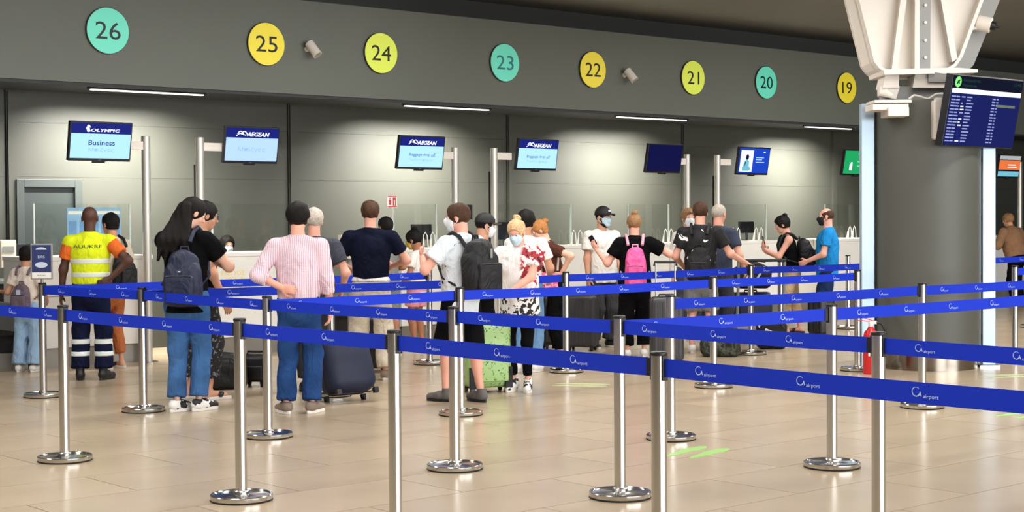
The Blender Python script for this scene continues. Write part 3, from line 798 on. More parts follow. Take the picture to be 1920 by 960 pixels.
for sx, nm in ((-1, 'left'), (1, 'right')):
    s = thing('wall_profile', 'pale blue aluminium upright on the %s side of the round column' % nm, 'profile', CC + Vector((sx * (CR + 0.085), -0.02, 0)), 0, 'aluminium uprights beside the column')
    m = MB(); m.box((0, 0, 1.34), (0.066, 0.05, 1.32)); m.build('upright', M_alu, s, bevel=0.006)
    for z in (0.3, 0.9, 1.5, 2.1, 2.45):
        m = MB(); m.box((-sx * 0.075, 0, z), (0.011, 0.02, 0.03)); m.build('spacer', M_black, s)
    m = MB(); m.box((0, 0, 0.01), (0.1, 0.09, 0.01)); m.box((0.0, 0, 0.03), (0.02, 0.02, 0.02)); m.build('foot', M_steel_d, s)
# white steel head that carries the roof strut
t = thing('steel_strut_head', 'white tapered steel strut head bolted above the round column', 'steelwork', CC + Vector((0, 0, 2.66)), 0)
def cp(x, y, off=0.0):
    p = atdepth(x, y, CD - 0.1 + off); return Vector((p[0] - CC.x, p[1] - CC.y, p[2] - CC.z - 2.66))
def plate(name, pix, d0, d1, mm, bev=0.006):
    m = MB(); n = len(pix); a = [cp(x, y) + Vector((0, d0, 0)) for x, y in pix]; b = [cp(x, y) + Vector((0, d1, 0)) for x, y in pix]
    m.add(a + b, [tuple(range(n)), tuple(range(n, 2 * n))[::-1]] + [(i, (i + 1) % n, n + (i + 1) % n, n + i) for i in range(n)])
    return m.build(name, mm, t, bevel=bev)
plate('web_plate', [(1575, -128), (1885, -128), (1838, 0), (1798, 108), (1786, 126), (1770, 137), (1655, 140), (1642, 130), (1633, 118), (1604, 0)], 0.0, 0.04, M_whitep)
plate('web_plate', [(1575, -128), (1885, -128), (1838, 0), (1798, 108), (1786, 126), (1770, 137), (1655, 140), (1642, 130), (1633, 118), (1604, 0)], 0.42, 0.46, M_whitep)
plate('edge_flange', [(1575, -128), (1604, 0), (1633, 118), (1642, 130), (1655, 140), (1657, 134), (1646, 126), (1638, 115), (1610, 0), (1582, -128)], -0.14, 0.46, M_whitep, 0.0)
plate('edge_flange', [(1885, -128), (1838, 0), (1798, 108), (1786, 126), (1770, 137), (1768, 131), (1782, 122), (1792, 106), (1831, 0), (1877, -128)], -0.14, 0.46, M_whitep, 0.0)
plate('side_plate', [(1932, -128), (1887, 0), (1840, 116), (1826, 130), (1790, 133), (1798, 108), (1838, 0), (1885, -128)], 0.28, 0.44, M_greyp)
plate('bearing_plate', [(1648, 134), (1784, 131), (1822, 134), (1822, 139), (1784, 140), (1650, 143)], -0.2, 0.46, M_whitep, 0.003)
plate('stiffener', [(1700, -128), (1712, -128), (1676, 132), (1667, 132)], -0.125, 0.0, M_whitep, 0.003)
plate('stiffener', [(1717, -128), (1738, -128), (1736, 133), (1718, 133)], -0.15, 0.0, M_greyp, 0.003)
plate('stiffener', [(1709, -128), (1716, -128), (1716, 133), (1708, 133)], -0.16, 0.0, M_whitep, 0.003)
plate('stiffener', [(1735, -128), (1746, -128), (1788, 112), (1779, 118)], -0.125, 0.0, M_whitep, 0.003)
for y in (14, 46, 79, 111):
    p = cp(1727, y) + Vector((0, -0.15, 0)); m = MB(); m.cyl(p, p + Vector((0, -0.025, 0)), 0.016, n=6); m.build('bolt', M_whitep, t)
plate('bearing_block', [(1712, 142), (1790, 142), (1788, 165), (1708, 165)], -0.1, 0.2, M_whitep)
plate('bearing_block', [(1735, 142), (1768, 142), (1768, 155), (1735, 155)], -0.14, -0.1, M_greyp)
plate('bearing_block', [(1657, 142), (1680, 142), (1680, 165), (1652, 165)], -0.1, 0.2, M_whitep)
plate('bearing_block', [(1662, 163), (1782, 163), (1782, 192), (1662, 192)], 0.0, 0.3, M_greyp)
plate('bearing_block', [(1648, 164), (1682, 164), (1676, 186), (1648, 180)], -0.08, 0.05, M_whitep)
m = MB(); m.tube([cp(1640, 176) + Vector((0, -0.2, 0)), cp(1652, 176) + Vector((0, -0.2, 0)), cp(1664, 182) + Vector((0, -0.2, 0))], [0.02, 0.04, 0.03], 12); m.build('pipe_end', M_whitep, t, True)
# cable tray and boxes on the column head
b = thing('cable_box', 'white cable tray and box on the upper left of the column', 'box', CC + Vector((0, 0, 2.5)), 0)
def cbox(root, name, x0, x1, y0, y1, d0, d1, mm, bev=0.006):
    a = atdepth(x0, y1, CD - CR); c = atdepth(x1, y0, CD - CR)
    m = MB(); m.box(((a[0] + c[0]) / 2 - root.location.x, (d0 + d1) / 2, (a[2] + c[2]) / 2 - root.location.z), ((c[0] - a[0]) / 2, abs(d1 - d0) / 2, (c[2] - a[2]) / 2)); return m.build(name, mm, root, bevel=bev)
cbox(b, 'tray', 1634, 1701, 195, 207, -CR + 0.28, -CR - 0.06, M_whitep)
cbox(b, 'tray_lid', 1636, 1706, 188, 194, -CR + 0.28, -CR - 0.08, M_whitep)
cbox(b, 'box', 1661, 1700, 202, 219, -CR + 0.22, -CR - 0.10, M_whitep)
b = thing('emergency_lamp', 'slim white vertical lamp housing on the column beside the departures board', 'lamp', CC + Vector((0, 0, 2.4)), 0)
cbox(b, 'housing', 1746, 1764, 188, 262, -CR + 0.02, -CR - 0.09, M_whitep, 0.02)
cbox(b, 'top_cap', 1752, 1770, 184, 189, -CR + 0.06, -CR - 0.07, M_whitep, 0.004)
m = MB(); m.tube([cp(1690, 190), cp(1700, 183), cp(1712, 186), cp(1725, 190), cp(1740, 181), cp(1752, 180), cp(1760, 186)], 0.012, 8)
o = m.build('power_cable', M_whitep, None, True); o.location = CC + Vector((0, -0.3, 2.66)); tag(o, 'short white cable looping over the top of the column', 'cable')
# spot lamp on the strut head
p = atdepth(1850, 46, CD - 0.02)
t = thing('strut_lamp', 'white cylindrical lamp fixed to the right flank of the strut head', 'lamp', p, 0)
d = Vector((0.8, -0.35, -0.25)).normalized()
m = MB(); m.tube([-d * 0.1, -d * 0.09, d * 0.04, d * 0.045], [0.07, 0.078, 0.078, 0.07], 24); m.build('lamp_can', M_whitep, t, True)
m = MB(); m.tube([d * 0.04, d * 0.09], [0.05, 0.042], 18); m.tube([d * 0.09, d * 0.13], [0.016, 0.012], 10); m.build('lamp_nozzle', M_black, t, True)
m = MB(); m.tube([(-0.06, 0, -0.02), (-0.16, 0.02, -0.04)], 0.02, 8); m.build('bracket', M_whitep, t, True)
# departures board
corner = [atdepth(1783, 140, 15.2), atdepth(1915, 152, 15.2 + 0.94), atdepth(1893, 277, 15.2 + 0.94), atdepth(1760, 272, 15.2)]
ctr = atdepth(1838, 210, 15.45)
t = thing('departures_board', 'dark blue flight departures board hung from the column', 'screen', ctr, 0)
t.rotation_euler = (PI / 2 + math.radians(11), 0, TH)
BW, BH = 0.625, 0.345
E_board = emat('board_blue', (22, 30, 92), 0.75); E_bdark = emat('board_dark', (14, 20, 44), 0.6); E_bgreen = emat('board_green', (130, 226, 120), 0.9); E_bgr2 = emat('board_dim_green', (40, 84, 70), 0.6); E_row = emat('board_row', (150, 160, 214), 0.8); E_olive = emat('board_olive', (110, 122, 104), 0.7)
m = MB(); m.box((0, 0, 0), (BW, BH, 0.04)); m.build('housing', M_bez, t, bevel=0.008)
Z = 0.0412
fl_rect(t, 'board_picture', -BW + 0.012, BW - 0.012, -BH + 0.012, BH - 0.13, E_board, Z); fl_rect(t, 'board_header', -BW + 0.012, BW - 0.012, BH - 0.13, BH - 0.012, E_bdark, Z)
m = MB(); m.lathe([(0.052, 0), (0.052, 0.001)], 24, (-BW + 0.1, BH - 0.07, Z + 0.001)); m.build('board_emblem', E_bgreen, t)
m = MB(); m.box((-BW + 0.1, BH - 0.07, Z + 0.003), (0.03, 0.007, 0.0006), Matrix.Rotation(0.7, 3, 'Z')); m.box((-BW + 0.105, BH - 0.072, Z + 0.003), (0.022, 0.006, 0.0006), Matrix.Rotation(-0.6, 3, 'Z')); m.build('board_plane_symbol', E_bdark, t)
text('Αναχωρήσεις', E_bgr2, t, (-BW + 0.33, BH - 0.05, Z + 0.002), (0, 0, 0), width=0.3, height=0.035)
text('Departures', E_bgr2, t, (-BW + 0.3, BH - 0.1, Z + 0.002), (0, 0, 0), width=0.24, height=0.035)
text('12:45', E_bgr2, t, (BW - 0.11, BH - 0.05, Z + 0.002), (0, 0, 0), width=0.14, height=0.03)
fl_rect(t, 'board_column_bar', -BW + 0.02, BW - 0.02, BH - 0.175, BH - 0.13, E_wht, Z + 0.002)
rng = random.Random(3)
for r in range(15):
    y = BH - 0.2 - r * 0.0305
    for x0, x1, mm in ((-BW + 0.03, -BW + 0.10, E_row), (-BW + 0.11, -BW + 0.16 + rng.uniform(0, 0.02), E_row), (-BW + 0.2, -BW + 0.2 + rng.choice((0.03, 0.05, 0.06)), rng.choice((E_row, E_wht, E_navy))),
                       (-BW + 0.29, -BW + 0.36 + rng.uniform(0, 0.05), E_row), (0.11, 0.165, E_row), (0.185, 0.205 + rng.uniform(0, 0.015), E_row)):
        fl_rect(t, 'flight_entry', x0, x1, y - 0.015, y - 0.003, mm, Z + 0.002)
fl_rect(t, 'status_bar', 0.2, 0.53, BH - 0.285, BH - 0.26, E_olive, Z + 0.002)
m = MB(); m.box((-BW + 0.2, 0.3, -0.16), (0.03, 0.03, 0.12)); m.box((-0.1, 0.3, -0.1), (0.03, 0.03, 0.06)); m.build('hanger', M_greyp, t)
# fire extinguisher at the foot of the column
g = ground(1643, 703); EP = Vector((g[0] - 0.03, g[1] + 0.1, 0))
t = thing('fire_extinguisher', 'red fire extinguisher standing at the foot of the column', 'fire extinguisher', EP, 0)
M_red = mat('extinguisher_red', (196, 30, 34), 0.3)
m = MB(); m.lathe([(0.07, 0), (0.075, 0.01), (0.075, 0.36), (0.06, 0.41), (0.03, 0.44), (0.025, 0.46)], 28); m.build('cylinder', M_red, t, True)
m = MB(); m.cyl((0, 0, 0.455), (0, 0, 0.5), 0.02, n=14); m.box((0.02, 0, 0.5), (0.035, 0.015, 0.015)); m.build('valve', M_whitep, t)
m = MB(); m.box((-0.05, 0, 0.515), (0.08, 0.011, 0.005), Matrix.Rotation(0.12, 3, 'Y')); m.box((-0.05, 0, 0.54), (0.085, 0.011, 0.005), Matrix.Rotation(0.3, 3, 'Y')); m.build('lever', M_red, t)
m = MB(); m.tube([(0.04, 0, 0.5), (0.1, -0.02, 0.49), (0.135, -0.04, 0.42), (0.13, -0.05, 0.3), (0.11, -0.05, 0.18), (0.1, -0.05, 0.1)], [0.012, 0.012, 0.012, 0.012, 0.014, 0.022], 10); m.build('hose', M_black, t, True)
m = MB(); m.box((0, -0.0755, 0.24), (0.04, 0.002, 0.06)); m.build('instruction_label', M_white, t)
# green social-distance stickers on the floor
M_green = mat('green_floor_sticker', (150, 200, 104), 0.35)
M_greenp = mat('pale_green_floor_sticker', (190, 204, 146), 0.35)
for (x, y, a, mm, lab) in ((1095, 722, -0.2, M_greenp, 'pale green floor sticker in front of the pink-bag post'), (1312, 847, 0.95, M_green, 'bright green floor sticker beside the nearest posts, right of centre'),
                       (1895, 705, 0.3, M_greenp, 'pale green floor sticker right of the column base'), (1925, 777, 0.7, M_green, 'green floor sticker cut by the right edge of the picture')):
    g = ground(x, y); t = thing('floor_sticker', lab, 'floor sticker', (g[0], g[1], 0), a, 'green floor stickers')
    for q in (-1, 1):
        m = MB(); m.prism([(0.29 * math.cos(w_) * (1 if math.cos(w_) < 0 else 0.8), q * 0.085 + 0.05 * math.sin(w_) * (1.15 if math.cos(w_) > 0 else 0.8)) for w_ in [2 * PI * s_ / 24 for s_ in range(24)]], lambda x, y, d: (x, y, d), 0.0003, 0.0018); m.build('footprint', mm, t)

# ------------------------------------------------------------------ people
def A(*p): return np.array(p, float)
def unit(v): v = np.array(v, float); return v / (np.linalg.norm(v) + 1e-9)
def ik(a, w_, l1, l2, pole):
    d = w_ - a; L = np.linalg.norm(d); Lm = (l1 + l2) * 0.997
    if L > Lm: w_ = a + d / L * Lm; d = w_ - a; L = Lm
    u = d / L; x = (l1 * l1 - l2 * l2 + L * L) / (2 * L); h = math.sqrt(max(l1 * l1 - x * x, 0))
    p = np.array(pole, float); p = p - u * (p @ u); p = unit(p)
    return a + u * x + p * h, w_

def cloth(name, rgb, **k):
    k.setdefault('var', 0.10); k.setdefault('scale', 7); k.setdefault('bump', 0.25); k.setdefault('bscale', 26)
    m_ = mat('cloth_' + name, rgb, 0.9, spec=0.1, **k); folds(m_); return m_
def folds(m_, strength=0.55):
    nt = m_.node_tree
    if 'folds' in nt.nodes: return m_
    b = nt.nodes['Principled BSDF']; tc = nt.nodes.new('ShaderNodeTexCoord')
    mp = mapping(nt, tc.outputs['Object'], (7, 7, 4.5), rot=(0.3, 0.5, 0.2))
    n = nt.nodes.new('ShaderNodeTexNoise'); n.noise_dimensions = '3D'; n.inputs['Scale'].default_value = 1.0; n.inputs['Detail'].default_value = 2.5; n.inputs['Distortion'].default_value = 2.2; n.inputs['Roughness'].default_value = 0.45; nt.links.new(mp, n.inputs['Vector'])
    bp = nt.nodes.new('ShaderNodeBump'); bp.name = 'folds'; bp.inputs['Strength'].default_value = strength; bp.inputs['Distance'].default_value = 0.06; nt.links.new(n.outputs['Fac'], bp.inputs['Height'])
    if b.inputs['Normal'].is_linked: nt.links.new(b.inputs['Normal'].links[0].from_socket, bp.inputs['Normal'])
    nt.links.new(bp.outputs[0], b.inputs['Normal'])
    return m_
def skinm(name, rgb): return mat('skin_' + name, rgb, 0.5, var=0.06, scale=14, spec=0.35)
SK_L = skinm('light', (226, 176, 152)); SK_T = skinm('tan', (205, 150, 120)); SK_D = skinm('dark', (84, 54, 44)); SK_P = skinm('pink', (232, 170, 148)); SK_B = skinm('brown', (168, 112, 84))
def hairm(name, rgb): return mat('hair_' + name, rgb, 0.62, var=0.3, scale=60, bump=0.5, bscale=140, spec=0.2)
HB = hairm('black', (17, 13, 12)); HBR = hairm('brown', (74, 50, 36)); HG = hairm('grey', (188, 178, 166)); HBL = hairm('blonde', (216, 182, 136)); HGI = hairm('ginger', (176, 118, 66)); HLB = hairm('light_brown', (150, 112, 78))
M_eye = mat('eye_white', (235, 232, 226), 0.2); M_iris = mat('iris_dark', (40, 28, 22), 0.2)
M_mw = mat('mask_white', (232, 236, 240), 0.8); M_mb = mat('mask_blue', (196, 222, 236), 0.8); M_mk = mat('mask_black', (24, 24, 28), 0.8); M_my = mat('mask_yellow', (214, 176, 60), 0.8)

class PP: pass
PEOPLE = {}
def person(key, label, x, y, ytop, heading, sw=1.0, hw=1.0, fat=1.0, lean=0, head=(0, 0), R=None, L=None, fR=(0.1, 0.0, 8), fL=(-0.1, 0.0, -8), skin=SK_L,
           top=None, bottom=None, shoe=None, hair=None, mask=None, cap=None, bust=0.0, vox=0.0135, drop=0.0, loc=None, H=None, hs=1.0, glasses=None, thin=1.0, beard=None):
    P = PP(); P.heading = heading
    g = ground(x, y) if loc is None else np.array(loc, float)
    if H is None:
        dz = CAM_H + (0 if False else 0)
        r = ray(x, ytop); tt = g[1] / r[1]; H = CAM_H + r[2] * tt
        H = H / max(math.cos(math.radians(lean)) * 0.5 + 0.5, 0.7)
    s = H / 1.765; P.s = s; P.H = H
    root = thing('person', label, 'person', (g[0], g[1], g[2]), -math.radians(heading), 'people at the check-in counters'); P.root = root; P.g = g
    P.rot = rz(-math.radians(heading))
    O = A(0, 0, 0.93 - drop); Rl = rx(-math.radians(lean)); P.O = O; P.Rl = Rl
    T = lambda *p: O + Rl @ A(*p)
    P.T = T
    P.world = lambda p: Vector((P.rot @ (s * np.array(p, float)) + g).tolist())
    sc = lambda arr: (arr[0] * s, arr[1])
    # joints
    J = {}
    for sd, sg in (('R', 1), ('L', -1)):
        sh = T(sg * 0.172 * sw, -0.012, 0.455)
        spec = (R if sd == 'R' else L) or {}
        wr = spec.get('w', (sg * (0.235 + 0.04 * (fat - 1)), 0.05, 0.85 - drop * 0.8)); pole = spec.get('p', (sg * 0.5, -1, 0))
        el, wr = ik(sh, A(*wr), 0.285, 0.25, pole)
        J[sd] = dict(sh=sh, el=el, wr=wr, fd=unit(wr - el), spec=spec, sg=sg)
        f = fR if sd == 'R' else fL
        hip = T(sg * 0.088 * hw, 0, -0.015) if drop == 0 else A(sg * 0.09, 0, 0.93 - drop)
        if drop == 0: hip = A(sg * 0.088 * hw, 0, 0.915)
        an = A(f[0], f[1] - 0.03, 0.088)
        kn, an = ik(hip, an, 0.425, 0.415, (sg * 0.12, 1, 0.0))
        J[sd].update(hip=hip, kn=kn, an=an, toe=rz(math.radians(-f[2])))
    P.J = J
    # ---- naked body
    B = SDF(0.04)
    B.ell(T(0, 0, 0.34), A(0.15 * sw, 0.098, 0.17) * A(1, thin, 1), Rl); B.ell(T(0, 0.01 * fat, 0.12), A(0.128 * fat, 0.1 * fat, 0.19), Rl)
    B.ell(T(0, -0.012, -0.01), A(0.155 * hw, 0.112, 0.13), Rl); B.cone(T(0, -0.02, 0.5), T(0.15 * sw, -0.012, 0.455), 0.05, 0.045); B.cone(T(0, -0.02, 0.5), T(-0.15 * sw, -0.012, 0.455), 0.05, 0.045)
    hb = T(0, 0.012, 0.575)
    B.cone(T(0, -0.02, 0.47), hb, 0.058, 0.054)
    for sd in 'RL':
        j = J[sd]; B.cone(j['sh'], j['el'], 0.05, 0.039); B.cone(j['el'], j['wr'], 0.04, 0.027); B.ell(j['sh'], (0.048, 0.048, 0.052))
        lt = 0.018 if (bottom and bottom.get('kind') != 'shorts') else 0.0; ft = 0.009 if (shoe and not shoe.get('sandal')) else 0.0
        B.cone(j['hip'], j['kn'], 0.078 - lt, 0.052 - lt); B.cone(j['kn'], j['an'], 0.05 - lt, 0.032 - lt * 0.3)
        if not lt: B.ell((j['kn'] + j['an']) / 2 + A(0, -0.016, 0.07), (0.043, 0.042, 0.11))
        tt = j['toe']; B.cone(j['an'] + A(0, 0, -0.03), A(j['an'][0], j['an'][1], 0.035) + tt @ A(0, 0.14, 0), 0.034 - ft, 0.026 - ft, k=0.02); B.ell(A(j['an'][0], j['an'][1] - 0.025, 0.035), (0.032 - ft, 0.033 - ft, 0.034 - ft), k=0.02)
    parts = [sc(B.arrays(vox))]
    # ---- head
    yaw, pit = head
    Rh = rz(-math.radians(yaw)) @ rx(-math.radians(lean * 0.5 + pit)); Hc = T(0, 0.0, 0.575) + Rh @ A(0, 0.022, 0.115 * hs)
    P.Hc = Hc; P.Rh = Rh
    h = lambda *p: Hc + Rh @ (A(*p) * hs)
    Hd = SDF(0.018)
    er = lambda *r: A(*r) * hs
    Hd.ell(h(0, -0.014, 0.03), er(0.075, 0.094, 0.086), Rh); Hd.ell(h(0, 0.028, -0.035), er(0.057, 0.062, 0.075), Rh); Hd.ell(h(0, 0.055, -0.085), er(0.03, 0.03, 0.026), Rh)
    Hd.ell(h(0, 0.068, 0.028), er(0.05, 0.022, 0.014), Rh, k=0.02)
    Hd.cone(h(0, 0.08, 0.018), h(0, 0.104, -0.022), 0.008 * hs, 0.014 * hs, k=0.01); Hd.ell(h(0, 0.082, -0.058), er(0.024, 0.012, 0.009), Rh, k=0.01)
    for q in (-1, 1):
        Hd.ell(h(q * 0.031, 0.092, 0.006), er(0.016, 0.014, 0.011), Rh, op='s'); Hd.ell(h(q * 0.076, -0.008, -0.005), er(0.01, 0.02, 0.033), Rh, k=0.008); Hd.ell(h(q * 0.038, 0.05, -0.03), er(0.022, 0.02, 0.02), Rh)
    Hd.cone(h(0, -0.03, -0.06), T(0, -0.015, 0.49), 0.056 * hs, 0.057, k=0.03)
    parts.append(sc(Hd.arrays(0.0065)))
    # ---- hands
    P.hand = {}
    for sd in 'RL':
        j = J[sd]; sp = j['spec']; sg = j['sg']; hd = unit(sp.get('hd', j['fd'])); pn = A(*sp.get('pn', (-sg, 0, 0))); pn = unit(pn - hd * (pn @ hd)); sa = np.cross(hd, pn); curl = sp.get('curl', 0.45); w0 = j['wr']
        S_ = SDF(0.008); S_.cone(w0 - j['fd'] * 0.06, w0 + hd * 0.005, 0.03, 0.025, k=0.015)
        Rm = np.stack([sa, hd, pn], 1)
        S_.ell(w0 + hd * 0.048, (0.04, 0.052, 0.017), Rm, k=0.015)
        for q, (off, ln) in enumerate(((0.03, 0.07), (0.01, 0.08), (-0.011, 0.075), (-0.03, 0.058))):
            off *= sg; a0 = w0 + hd * 0.075 + sa * off * 0.9
            d1 = unit(hd * math.cos(curl * 0.6) + pn * math.sin(curl * 0.6) + sa * off * 1.2); b0 = a0 + d1 * ln * 0.5
            d2 = unit(hd * math.cos(curl * 1.9) + pn * math.sin(curl * 1.9)); c0 = b0 + d2 * ln * 0.5
            S_.cone(a0, b0, 0.0095, 0.0085, k=0.004); S_.cone(b0, c0, 0.0085, 0.007, k=0.004)
        ta = w0 + hd * 0.025 + sa * sg * 0.03; tb = ta + unit(hd * 0.7 + sa * sg * 0.7 + pn * 0.35) * 0.042; tc = tb + unit(hd + sa * sg * 0.15 + pn * 0.5) * 0.032
        S_.cone(ta, tb, 0.014, 0.0105, k=0.01); S_.cone(tb, tc, 0.0105, 0.008, k=0.004)
        parts.append(sc(S_.arrays(0.0058)))
        P.hand[sd] = w0 + hd * 0.075 + pn * 0.025; P.hand[sd + 'd'] = hd; P.hand[sd + 'n'] = pn
    body = arr_obj('body', parts, skin, root); P.body = body
    # ---- eyes, brows
    for q in (-1, 1):
        m = MB(); c = h(q * 0.031, 0.074, 0.006) * s; r_ = 0.0125 * s * hs
        prof = [(r_ * math.sin(PI * i / 8) + 1e-5, -r_ * math.cos(PI * i / 8)) for i in range(9)]
        m.lathe(prof, 12, c); e = m.build('eye', M_eye, root, True)
        m = MB(); f_ = Rh @ A(0, 1, 0); cc = c + f_ * r_ * 0.82; m.cyl(cc, cc + f_ * r_ * 0.25, 0.006 * s * hs, n=10); m.build('iris', M_iris, e, True)
        if hair:
            m = MB(); m.tube([h(q * 0.014, 0.083, 0.03) * s, h(q * 0.03, 0.084, 0.034) * s, h(q * 0.047, 0.07, 0.028) * s], [0.0035 * s, 0.0045 * s, 0.002 * s], 6); m.build('eyebrow', hair[1], root, True)
    # ---- clothes
    def top_sdf(o, grow=0.0):
        g_ = o.get('g', 0.02) + grow; S_ = SDF(0.024); hem = o.get('hem', -0.09); fl = o.get('flare', 0.0)
        S_.ell(T(0, 0, 0.34), A(0.15 * sw, 0.098, 0.17), Rl, grow=g_); S_.ell(T(0, 0.01 * fat, 0.14), A(0.128 * fat, 0.1 * fat, 0.19), Rl, grow=g_)
        if bust: S_.ell(T(0.07, 0.085, 0.31), (0.06, 0.05, 0.06), Rl, grow=g_ * 0.6); S_.ell(T(-0.07, 0.085, 0.31), (0.06, 0.05, 0.06), Rl, grow=g_ * 0.6)
        S_.cone(A(0, 0, 0.34), A(0, 0.005, hem), 0.142 * sw, max(0.145 * hw, 0.128 * fat) + fl, f1=True, R=Rl, c=O, sc=(1, 0.83, 1), grow=g_)
        w_ = 0.135 if o.get('sleeve') != 'none' else 0.085
        S_.cone(T(0, -0.02, 0.5), T(w_ * 1.1 * sw, -0.012, 0.457), 0.05, 0.044, grow=g_ * 0.6); S_.cone(T(0, -0.02, 0.5), T(-w_ * 1.1 * sw, -0.012, 0.457), 0.05, 0.044, grow=g_ * 0.6)
        S_.cone(T(0, -0.02, 0.49), T(0, -0.012, 0.53 if o.get('collar') else 0.515), 0.068, 0.06 if not o.get('collar') else 0.064, f1=True, grow=g_ * 0.3)
        sl = o.get('sleeve', 'short')
        for sd in 'RL':
            j = J[sd]
            if sl == 'none': continue
            if sl == 'vest': S_.cone(j['sh'], j['sh'] + (j['el'] - j['sh']) * 0.14, 0.05, 0.052, f1=True, grow=g_ * 0.7); continue
            fr = 0.62 if sl == 'short' else 1.0
            S_.cone(j['sh'], j['sh'] + (j['el'] - j['sh']) * fr, 0.052, 0.052 if sl == 'short' else 0.042, f1=(sl == 'short'), grow=g_ * (1.0 if sl == 'short' else 0.8))
            if sl in ('long', 'rolled'):
                f2 = 0.45 if sl == 'rolled' else 0.97
                S_.cone(j['el'], j['el'] + (j['wr'] - j['el']) * f2, 0.042, 0.036 if sl == 'rolled' else 0.03, f1=True, grow=g_ * 0.7)
        S_.wrinkle(o.get('wr', 0.0035), ph=sum(map(ord, key)) % 7)
        S_.cut(T(0, 0, hem), Rl @ A(0, 0, -1))
        return S_
    def build_arr(S_, name, mm, v=vox, parent=root): return arr_obj(name, [sc(S_.arrays(v))], mm, parent)
    P.build_arr = build_arr; P.top_sdf = top_sdf
    if top:
        for q, o in enumerate(top if isinstance(top, list) else [top]):
            S_ = top_sdf(o, 0.0); ob = build_arr(S_, o.get('name', 'shirt'), o['m'])
            if o.get('label'): ob['label'] = o['label']
            for z0, z1, mm, nm in o.get('bands', ()):
                S2 = top_sdf(o, 0.003); S2.cut(T(0, 0, z0), Rl @ A(0, 0, -1)); S2.cut(T(0, 0, z1), Rl @ A(0, 0, 1))
                S2.cut(T(0.26, 0, 0), Rl @ A(1, 0, 0)); S2.cut(T(-0.26, 0, 0), Rl @ A(-1, 0, 0))
                build_arr(S2, nm, mm, 0.009, ob)
    def leg_sdf(o, grow=0.0):
        S_ = SDF(0.03); g_ = o.get('g', 0.014) + grow; hz = o.get('hem', 0.06); r1, r2 = o.get('r', (0.062, 0.055))
        if drop == 0:
            S_.ell(T(0, -0.012, -0.01), A(0.155 * hw, 0.112, 0.13), Rl, grow=g_); S_.cone(A(0, 0, 0.09), A(0, 0, -0.08), max(0.12 * fat, 0.13 * hw), 0.145 * hw, f0=True, R=Rl, c=O, sc=(1, 0.76, 1), grow=g_)
        else: S_.ell(O, (0.16, 0.13, 0.12), grow=g_)
        for sd in 'RL':
            j = J[sd]; hip, kn, an = j['hip'], j['kn'], j['an']
            if o.get('kind') == 'shorts':
                S_.cone(hip, hip + (kn - hip) * o.get('len', 1.0), 0.083, r1 + 0.012, f1=True, grow=g_)
            else:
                S_.cone(hip, kn, 0.083, r1, grow=g_); e = kn + (an - kn) * (1 - (hz - 0.02) / 0.42)
                S_.cone(kn, e, r1 - 0.004, r2, f1=True, grow=g_)
        S_.wrinkle(o.get('wr', 0.004), (20, 24, 34), sum(map(ord, key)) % 5)
        return S_
    if bottom:
        ob = build_arr(leg_sdf(bottom), bottom.get('name', 'trousers'), bottom['m'])
        for z0, z1, mm, nm in bottom.get('bands', ()):
            S2 = leg_sdf(bottom, 0.004); S2.cut((0, 0, z0), (0, 0, -1)); S2.cut((0, 0, z1), (0, 0, 1)); build_arr(S2, nm, mm, 0.009, ob)
        if bottom.get('belt'):
            S2 = leg_sdf(bottom, 0.012); S2.wr = None; S2.cut(T(0, 0, 0.035), Rl @ A(0, 0, -1)); S2.cut(T(0, 0, 0.075), Rl @ A(0, 0, 1)); build_arr(S2, 'waist_belt', bottom['belt'], 0.009)
    if shoe:
        for sd in 'RL':
            j = J[sd]; tt = j['toe']; an = j['an']; f = lambda a, b, c: (A(an[0], an[1], 0) + tt @ A(a, b, c))
            S_ = SDF(0.02); hi = shoe.get('high', 0.0)
            if not shoe.get('sandal'):
                S_.cone(f(0, -0.035, 0.055), f(0, 0.06, 0.05), 0.04, 0.043); S_.cone(f(0, 0.06, 0.045), f(0, 0.165, 0.036), 0.044, 0.034); S_.cone(f(0, -0.012, 0.05), f(0, -0.012, 0.095 + hi), 0.042, 0.043, f1=True)
            else:
                S_.cone(f(-0.05, 0.09, 0.04), f(0.05, 0.09, 0.04), 0.02, 0.02); S_.cone(f(-0.045, 0.07, 0.06), f(0.045, 0.11, 0.06), 0.012, 0.012)
            S_.cut((0, 0, 0.022), (0, 0, -1))
            ob = arr_obj('shoe', [sc(S_.arrays(0.009))], shoe['m'], root)
            n_ = 18; out = []
            for q in range(n_):
                a_ = 2 * PI * q / n_; yy = 0.062 + 0.137 * math.sin(a_); xx = (0.043 + 0.006 * math.sin(a_) * (1 if math.sin(a_) > 0 else 1.4)) * math.cos(a_)
                out.append((xx, yy))
            m = MB(); m.prism(out, lambda a, b, c: tuple(f(a, b, c) * s), 0.0, shoe.get('sole_h', 0.028)); m.build('sole', shoe['s'], ob, bevel=0.004 * s)
            if shoe.get('lace'):
                m = MB()
                for q in range(4): m.tube([f(-0.024, 0.03 + q * 0.024, 0.098 - q * 0.008) * s, f(0, 0.032 + q * 0.024, 0.104 - q * 0.008) * s, f(0.024, 0.03 + q * 0.024, 0.098 - q * 0.008) * s], 0.0045 * s, 6)
                o2 = m.build('laces', shoe['lace'], ob, True)
    # ---- hair, hats, masks
    P.h = h
    def head_part(S_, name, mm, v=0.0075, parent=root): return arr_obj(name, [sc(S_.arrays(v))], mm, parent)
    P.head_part = head_part
